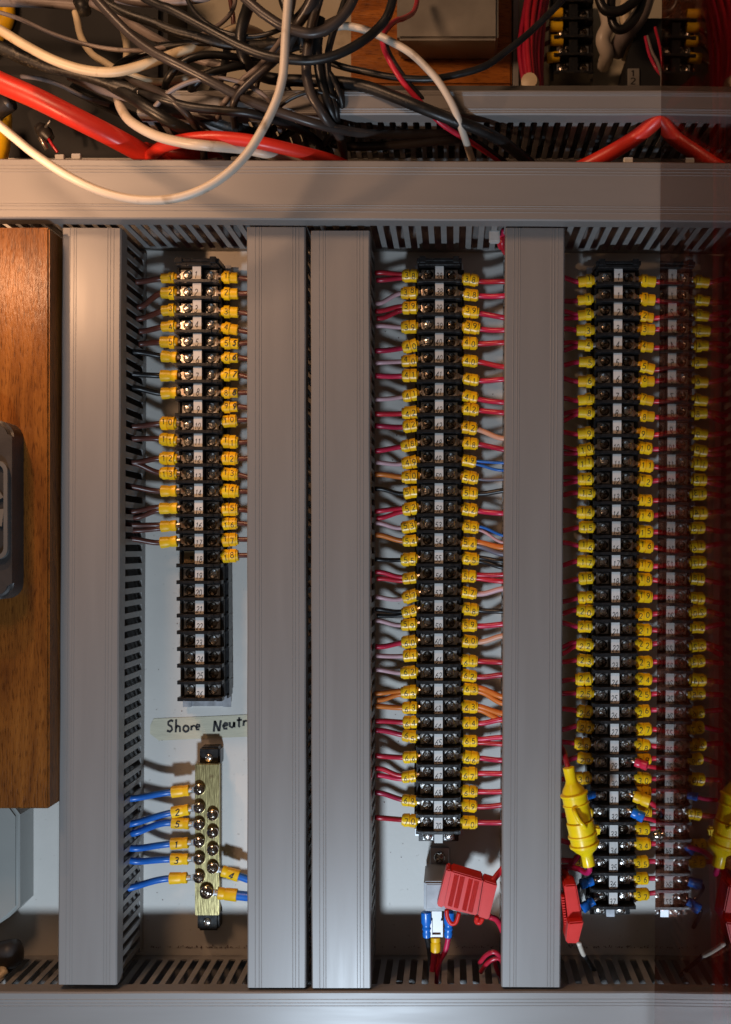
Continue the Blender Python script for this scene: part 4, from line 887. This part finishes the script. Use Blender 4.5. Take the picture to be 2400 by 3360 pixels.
for i in range(17): pr_ += [(-L_/2+L_*i/17, 5.6), (-L_/2+L_*(i+.5)/17, 6.9)]
lathe(bm, (A+B)/2, ax, pr_, 18); build('corrugated_sleeve', bm, 'plastic_dark', t, smooth='all')
t = thing('small_connector', 'small black pin connector with a red lead left of the big red cable', 'connector', P(148, 480, 20))
bm = bmesh.new(); A, B = P(125, 412, 42), P(165, 455, 42); ax = (B-A).normalized(); lathe(bm, (A+B)/2, ax, [(-6, 3.5), (-3, 5.0), (-2, 4.2), (0, 5.5), (2, 5.6), (4, 4.6), (7, 3.6)], 16); build('plug_body', bm, 'plastic_dark', t, smooth=True)
bm = bmesh.new(); tube(bm, [P(150, 418, 46), P(167, 395, 50)], 1.0, 8); build('pin', bm, 'steel', t, smooth='all')
bm = bmesh.new(); tube(bm, cablepts([(160, 455, 44), (172, 475, 44), (190, 500, 42)]), 1.1, 8); build('red_lead', bm, 'red', t, smooth='all')
bm = bmesh.new(); tube(bm, cablepts([(132, 452, 46), (142, 468, 46), (155, 490, 43)]), 1.6, 8); build('bare_strands', bm, 'lug', t, smooth='all')

# ------------------------------------------------------------ the loose cables (photo px, height in mm)
def cable(label, pts, r, m, n=8, seg=14):
    bm = bmesh.new(); tube(bm, cablepts(pts, n), r, seg)
    o = build('loose_cable', bm, m, smooth='all'); tag(o, label, 'cable'); return o
cable('thick cream cable sagging from the left edge behind the black ones', [(-60, 70, 84), (0, 98, 84), (79, 146, 84), (177, 197, 84), (276, 229, 82), (374, 236, 80), (473, 213, 76), (571, 177, 70), (680, 140, 60), (770, 95, 48), (830, 100, 30), (900, 140, -10)], 3.3, 'creamc')
cable('cream cable curving down in shadow from the grey pipe', [(248, 40, 20), (255, 72, 22), (267, 122, 25), (300, 175, 28), (345, 205, 32), (390, 232, 34), (440, 250, 34), (490, 266, 34), (540, 268, 34), (600, 258, 34), (678, 240, 34), (757, 222, 32), (830, 200, 25), (880, 170, 5)], 2.6, 'creamc')
cable('short upright cream cable stub at the upper left', [(398, 70, 20), (405, 100, 20), (416, 150, 20), (415, 200, 22), (408, 230, 22)], 2.6, 'creamc')
cable('long brown-grey cable crossing diagonally from the top left edge', [(290, -50, 88), (310, -12, 90), (360, 45, 90), (430, 115, 90), (500, 168, 92), (560, 200, 94), (620, 230, 94), (690, 266, 94), (777, 311, 92), (875, 353, 90), (954, 380, 88), (1033, 405, 84), (1104, 423, 76), (1180, 436, 66), (1262, 441, 58), (1385, 439, 52), (1486, 435, 46), (1530, 432, 20)], 3.2, 'bronze')
cable('short dark grey cable lying low against the duct slots', [(1090, 470, 40), (1140, 480, 42), (1220, 480, 44), (1303, 475, 46), (1425, 463, 48), (1506, 455, 44), (1545, 450, 25)], 3.2, 'bronze')
cable('very thick black cable running from the left edge down to the right', [(-60, 135, 70), (0, 156, 72), (118, 205, 72), (276, 244, 72), (394, 284, 72), (512, 323, 72), (630, 364, 70), (690, 390, 68), (757, 414, 62), (830, 440, 50), (900, 462, 30)], 4.6, 'dusty')
cable('thin black cable just under the very thick one', [(-60, 130, 60), (40, 168, 60), (160, 196, 60), (276, 229, 58), (400, 268, 55)], 2.6, 'cable')
cable('mauve-grey cable hugging the underside of the very thick black one', [(230, 250, 58), (320, 288, 62), (400, 312, 66), (512, 350, 68), (640, 395, 66), (720, 421, 62), (800, 442, 50), (860, 450, 30)], 3.4, 'mauve')
cable('dark cable low in the shadow over the small slots', [(240, 290, 30), (320, 330, 34), (400, 368, 36), (520, 420, 36), (640, 470, 30)], 4.0, 'cable')
cable('thick glossy red battery cable sweeping in from the left edge', [(-80, 230, 82), (0, 270, 82), (118, 322, 80), (236, 381, 76), (355, 441, 68), (453, 494, 56), (540, 545, 42), (620, 600, 30)], 7.2, 'bigred', seg=20)
cable('red battery cable arching behind the white cables into the duct', [(470, 540, 40), (500, 508, 58), (540, 480, 72), (610, 460, 82), (700, 452, 86), (796, 459, 86), (875, 473, 84), (993, 501, 74), (1104, 532, 56), (1200, 580, 36)], 4.4, 'bigred', seg=18)
cable('short red cable stub low behind the white cable', [(480, 485, 30), (540, 500, 38), (620, 505, 38), (700, 498, 32), (760, 500, 20)], 4.2, 'bigred')
cable('cream cable hooking down from the left and running into the duct', [(384, 300, 50), (390, 330, 58), (402, 363, 64), (434, 402, 74), (512, 445, 82), (600, 468, 90), (678, 478, 92), (796, 489, 80), (875, 505, 76), (954, 526, 62), (1050, 575, 40)], 3.4, 'whitec', seg=16)
cable('foremost white cable hanging in a wide loop over the duct cover', [(-60, 360, 126), (0, 412, 126), (59, 461, 125), (118, 508, 124), (222, 576, 124), (333, 628, 124), (443, 654, 124), (554, 654, 124), (650, 628, 124), (739, 576, 124), (813, 502, 124), (872, 406, 124), (909, 325, 124), (927, 259, 124), (933, 207, 124), (938, 110, 124), (944, 30, 124), (950, -60, 124)], 2.8, 'whitec', n=10, seg=16)
cable('brown-grey cable branching down from the knot, ending in a reddish kink', [(935, 160, 92), (899, 203, 96), (836, 256, 96), (785, 307, 94), (767, 345, 90), (766, 380, 80), (774, 425, 62), (790, 470, 40)], 2.5, 'bronze')
cable('thick black cable looping from the top and bending right into the duct', [(838, -50, 75), (824, -8, 78), (812, 32, 80), (797, 79, 82), (790, 130, 82), (800, 185, 80), (828, 228, 76), (868, 252, 72), (920, 262, 72), (974, 264, 72), (1092, 268, 76), (1200, 284, 82), (1303, 321, 86), (1384, 354, 88), (1466, 386, 86), (1567, 423, 78), (1649, 465, 66), (1730, 528, 50), (1790, 590, 34)], 4.0, 'cable', n=8, seg=16)
cable('black cable hanging in a shallow loop at the very top', [(800, -10, 100), (844, 28, 100), (875, 52, 100), (934, 88, 100), (1013, 109, 100), (1072, 95, 100), (1124, 55, 100), (1159, 0, 100), (1175, -60, 100)], 3.3, 'bronze', seg=16)
cable('long black cable in a wide low arc across the middle of the tangle', [(470, -10, 92), (524, 18, 94), (560, 30, 96), (639, 71, 98), (718, 114, 100), (796, 154, 102), (875, 183, 104), (954, 196, 105), (1033, 197, 105), (1112, 177, 104), (1190, 135, 102), (1242, 92, 100), (1275, 45, 100), (1300, -40, 98)], 3.0, 'cable', seg=16)
cable('dust-speckled black cable from the top left to the knot', [(325, -30, 78), (339, 2, 80), (414, 43, 80), (493, 71, 80), (571, 101, 80), (640, 118, 80), (700, 136, 80), (757, 148, 78), (855, 150, 76), (934, 142, 74), (993, 130, 70), (1030, 110, 60)], 3.2, 'dusty')
cable('black cable arching over the cream ones on the left', [(380, 225, 48), (402, 205, 54), (473, 173, 60), (552, 150, 64), (640, 140, 66), (758, 140, 66), (860, 142, 64), (960, 132, 60)], 2.5, 'cable')
cable('thin black cable above them along the top left edge', [(380, -6, 70), (460, 8, 70), (560, 6, 70), (660, -6, 70), (720, -30, 70)], 3.0, 'mauve')
cable('black hoop arching over the left part of the slotted duct, outer one', [(545, 350, 40), (540, 315, 60), (548, 268, 78), (571, 232, 84), (599, 207, 84), (639, 188, 84), (698, 180, 82), (781, 189, 78), (850, 205, 70)], 2.6, 'cable')
cable('black hoop arching over the left part of the slotted duct, inner one', [(628, 385, 45), (623, 343, 64), (627, 300, 78), (655, 262, 84), (698, 237, 84), (757, 222, 82), (804, 215, 78), (870, 215, 70)], 2.6, 'cable')
cable('black cable dropping steeply beside the inner hoop', [(676, 390, 50), (680, 362, 58), (698, 300, 68), (728, 250, 70), (745, 170, 60), (742, 120, 40)], 2.8, 'cable')
cable('dark red-black wire hanging down at the top', [(752, -40, 10), (758, 10, 10), (765, 50, 10), (767, 85, 8)], 1.8, 'brown')
cable('black cable crossing the knot from upper left to lower right', [(920, -50, 90), (932, 5, 90), (954, 59, 88), (985, 110, 84), (1000, 170, 78)], 3.4, 'cable')
cable('brown-grey cable rising from the knot to the top, left of its twin', [(1036, -50, 96), (1025, 0, 96), (1002, 45, 94), (980, 78, 92), (965, 110, 88), (940, 160, 84)], 3.3, 'bronze')
cable('long black cable winding down from the top to the duct', [(1062, -50, 92), (1045, 0, 92), (1027, 67, 92), (1017, 118, 92), (1010, 165, 92), (1006, 236, 92), (1021, 307, 90), (1049, 355, 88), (1076, 400, 82), (1107, 433, 70), (1122, 470, 60), (1127, 528, 44), (1130, 590, 30)], 3.4, 'bronze', seg=16)
cable('black cable running straight down just right of the winding one', [(1052, 60, 86), (1045, 118, 86), (1042, 177, 86), (1053, 256, 86), (1076, 335, 84), (1100, 392, 76), (1115, 440, 60)], 3.4, 'cable')
cable('thin black cable forming the right side of the knot', [(1035, 195, 80), (1057, 213, 82), (1088, 248, 86), (1112, 299, 86), (1124, 347, 80), (1120, 392, 70), (1108, 420, 60)], 1.9, 'cable')
cable('black cable crossing over the slots, falling to the right', [(920, 250, 60), (934, 276, 68), (974, 339, 70), (997, 378, 66), (1008, 420, 54), (1003, 480, 30)], 2.4, 'cable')
cable('black cable crossing over the slots, falling to the left', [(1025, 270, 74), (1013, 299, 76), (978, 347, 74), (934, 394, 64), (883, 437, 50), (850, 470, 34)], 2.5, 'cable')
cable('short black cable low over the slots under the knot', [(1040, 395, 58), (990, 410, 58), (926, 453, 48), (890, 485, 34)], 2.6, 'cable')
cable('black cable curl in the middle of the knot', [(880, 130, 60), (935, 165, 72), (985, 155, 80), (1010, 170, 82), (985, 190, 82), (940, 178, 70)], 2.0, 'cable')
cable('thin black cable sweeping right and up across the wooden block', [(1060, 196, 70), (1084, 205, 72), (1131, 221, 76), (1181, 232, 78), (1283, 252, 82), (1384, 260, 84), (1466, 252, 84), (1588, 219, 82), (1669, 163, 80), (1748, 98, 78), (1846, 0, 76), (1880, -50, 74)], 2.3, 'cable')
cable('pale cable arching right over the wooden block down into the duct', [(1060, 110, 70), (1100, 90, 74), (1141, 86, 78), (1202, 99, 82), (1263, 126, 86), (1344, 171, 90), (1405, 228, 92), (1445, 275, 92), (1486, 345, 90), (1510, 406, 84), (1531, 467, 70), (1551, 530, 50), (1565, 590, 32)], 2.55, 'whitec', seg=16)
cable('thin red wire hooking out of the metal case and down across', [(1370, -30, -10), (1368, 10, 0), (1355, 42, 20), (1325, 60, 45), (1300, 68, 60), (1275, 90, 72), (1257, 118, 80), (1259, 154, 84), (1283, 207, 86), (1328, 276, 84), (1380, 335, 80), (1445, 402, 72), (1506, 443, 64), (1567, 480, 54), (1641, 532, 38), (1680, 580, 26)], 1.9, 'red')
cable('thin black wire paired with the red one', [(1268, 125, 74), (1272, 160, 82), (1296, 208, 84), (1342, 272, 82), (1395, 332, 78), (1458, 396, 70), (1520, 438, 62), (1585, 478, 52), (1660, 532, 36)], 1.7, 'blackw')
cable('thick matt red battery cable rising to the smoked panel', [(1850, 575, 38), (1930, 540, 48), (2014, 496, 56), (2085, 452, 60), (2136, 412, 69), (2174, 375, 74), (2225, 325, 76), (2290, 270, 76)], 5.4, 'bigred', seg=20)

cable('dusty mauve-grey cable bowing across the upper left corner', [(300, 8, 50), (400, 60, 52), (520, 130, 56), (640, 190, 58), (740, 215, 60), (840, 205, 62), (930, 170, 60)], 3.0, 'mauve')
cable('black cable draped over the left half of the upper duct cover', [(430, 300, 70), (520, 322, 88), (620, 350, 90), (720, 362, 90), (820, 372, 88), (920, 400, 76), (1010, 440, 58), (1080, 500, 40)], 3.0, 'cable')
cable('thin grey cable rising steeply from the duct to the knot', [(690, 470, 40), (700, 420, 60), (730, 350, 84), (790, 270, 88), (860, 210, 88), (930, 120, 84), (960, 20, 80), (965, -50, 78)], 2.0, 'mauve')
cable('thin pale cable curving in shadow at the upper left', [(70, 250, 40), (130, 258, 42), (200, 280, 42), (280, 320, 42), (360, 345, 40)], 1.6, 'mauve')
cable('black cable curving over the right shoulder of the knot', [(1150, -50, 84), (1120, 40, 86), (1090, 120, 86), (1075, 200, 86), (1085, 290, 84), (1105, 370, 80), (1095, 430, 66), (1060, 480, 44)], 2.4, 'cable')
cable('thick black cable lying over the left end of the upper duct', [(180, 200, 40), (300, 250, 58), (400, 300, 72), (470, 345, 84), (560, 400, 84), (640, 440, 74), (720, 480, 56), (780, 540, 34)], 4.2, 'cable')
cable('grey-brown cable bridging the left end of the upper duct', [(330, 235, 50), (420, 262, 70), (520, 300, 88), (590, 350, 90), (640, 410, 80), (665, 470, 56), (672, 540, 34)], 2.6, 'bronze')
for k, (pts, r_, m_, lb_) in enumerate([
    ([(-40, 30, 60), (60, 60, 62), (170, 110, 64), (300, 150, 66), (430, 165, 66), (560, 150, 64), (690, 100, 60), (760, 40, 54), (780, -40, 50)], 1.5, 'mauve', 'thin pale grey strand sweeping from the upper left corner over the tangle'),
    ([(600, -40, 70), (640, 40, 74), (720, 100, 78), (830, 120, 80), (930, 90, 82), (1000, 20, 80), (1020, -40, 78)], 1.7, 'cable', 'thin glossy black loop hanging just left of the knot'),
    ([(900, 480, 40), (880, 430, 60), (900, 370, 80), (960, 320, 88), (1040, 300, 88), (1110, 330, 82), (1150, 390, 66), (1160, 460, 44)], 1.5, 'cable', 'thin black wire looped like a hoop below the knot'),
    ([(500, 360, 86), (560, 300, 92), (650, 262, 94), (760, 262, 92), (850, 300, 90), (900, 360, 84), (920, 430, 62)], 1.6, 'mauve', 'thin grey wire arched over the left part of the upper duct'),
    ([(1180, -40, 60), (1150, 30, 64), (1080, 70, 66), (980, 120, 66), (900, 180, 66), (850, 260, 66), (840, 350, 64), (860, 440, 48)], 1.6, 'bronze', 'thin brown-grey wire winding down left of the knot')]):
    cable(lb_, pts, r_, m_)
# clips and small bits on the ducts
bm = bmesh.new(); a, b = P(1606, 754, 50), P(1641, 794, 50); box(bm, ((a.x+b.x)/2, -48, (a.z+b.z)/2), (b.x-a.x, 6, a.z-b.z)); bevel(bm, .8, 2)
tag(build('duct_clip', bm, 'marker', smooth=True), 'square beige clip on the duct slots beside the fourth duct top', 'clip')
for k, (px, py) in enumerate(((198, 514), (252, 511), (775, 521), (2062, 524))):
    bm = bmesh.new(); c = P(px, py+4, 74); box(bm, c, (6.5, 3, 4.2)); bevel(bm, .5, 1)
    tag(build('duct_clip', bm, 'pvc_slot' if k < 3 else 'marker', smooth=True), ['leftmost small grey clip peeping over the long duct', 'small grey clip peeping over the duct under the big red cable', 'small grey clip peeping over the duct under the white loop', 'pale clip peeping over the duct by the right red cable'][k], 'clip', 'small clips on the long duct')
for k, pts in enumerate([[(1652, 800, 30), (1650, 770, 40), (1655, 755, 46)], [(1645, 812, 26), (1640, 790, 34), (1652, 760, 42)], [(1660, 830, 30), (1648, 800, 38), (1658, 770, 40)]]):
    simple('bent_wire', 'red wire bending out between the clip and the fourth duct', 'wire', [P(*p) for p in pts], 2.2, 'red', 'red wires bending out at the fourth duct top')

# ------------------------------------------------------------ smoked acrylic panel on the right and the red bundle beyond it
t = thing('smoked_panel', 'dark smoked acrylic door panel standing out from the board on the right', 'panel', (142, -80, OZ-380))
bm = bmesh.new()
xt, xb = 142.4, 137.4; zt2, zb2 = OZ+350, OZ-325; zt3, zb3 = OZ+430, OZ-420
def xx(z): return xb+(xt-xb)*(z-zb2)/(zt2-zb2)
v = [bm.verts.new((xx(z)+dx, y, z)) for dx in (0, 3.0) for y, z in ((-80.6, zb3), (-340, zb3), (-340, zt3), (-80.6, zt3))]
for q in ((0, 1, 2, 3), (7, 6, 5, 4), (0, 4, 5, 1), (1, 5, 6, 2), (2, 6, 7, 3), (3, 7, 4, 0)): bm.faces.new([v[i] for i in q])
build('acrylic_sheet', bm, 'smoked', t)
bm = bmesh.new(); c = Vector((138.6, -92, OZ-193)); lathe(bm, c, Vector((-1, 0, 0)), [(-1, 4.4), (.5, 4.4), (1.2, 3.4), (2.0, 3.3), (3.6, 2.6), (4.4, 1.2), (4.6, .2)], 18); build('dome_nut', bm, 'nickel', t, smooth=True)
g = 'red wires running down behind the smoked panel'
for i in range(16):
    x = 172.5+R.uniform(0, 22); h = 66+i*2.4
    simple('bundle_wire', 'vertical red wire seen dimly through the smoked panel', 'wire', [Vector((x+R.uniform(-2, 2), -h+R.uniform(-2, 2), OZ+400-k*90)) for k in range(9)], 2.0, ['bigred', 'red', 'bigred'][i % 3], g)
for i in range(6):
    x = 176+i*6; simple('bundle_wire', 'crimson wire fanning out at the top behind the smoked panel', 'wire', [Vector((x+R.uniform(-8, 8)+k*R.uniform(-2, 3), -62-R.uniform(0, 10), OZ+420-k*26)) for k in range(7)], 2.0, ['crimson', 'magenta'][i % 2], 'wires fanning out behind the smoked panel')

# dirt and plastic chips lying along the top of the bottom duct and on the board
bm = bmesh.new()
for i in range(170):
    px = R.choice((R.uniform(490, 820), R.uniform(1250, 1640), R.uniform(1860, 2150))); c = P(px, 3110-abs(R.gauss(0, 3.5)), .5)
    box(bm, c, (R.uniform(.2, .9), R.uniform(.3, .8), R.uniform(.15, .5)), 0, Matrix.Rotation(R.uniform(0, 3), 3, 'Y'))
for i in range(60):
    px = R.choice((R.uniform(500, 620), R.uniform(1260, 1330), R.uniform(1550, 1630))); c = P(px, R.uniform(860, 3050), .25)
    box(bm, c, (R.uniform(.2, .7), .3, R.uniform(.2, .9)), 0, Matrix.Rotation(R.uniform(0, 3), 3, 'Y'))
tag(build('dirt', bm, 'brown'), 'brown dirt and swarf specks on the board above the bottom duct', 'dirt', kind='stuff')
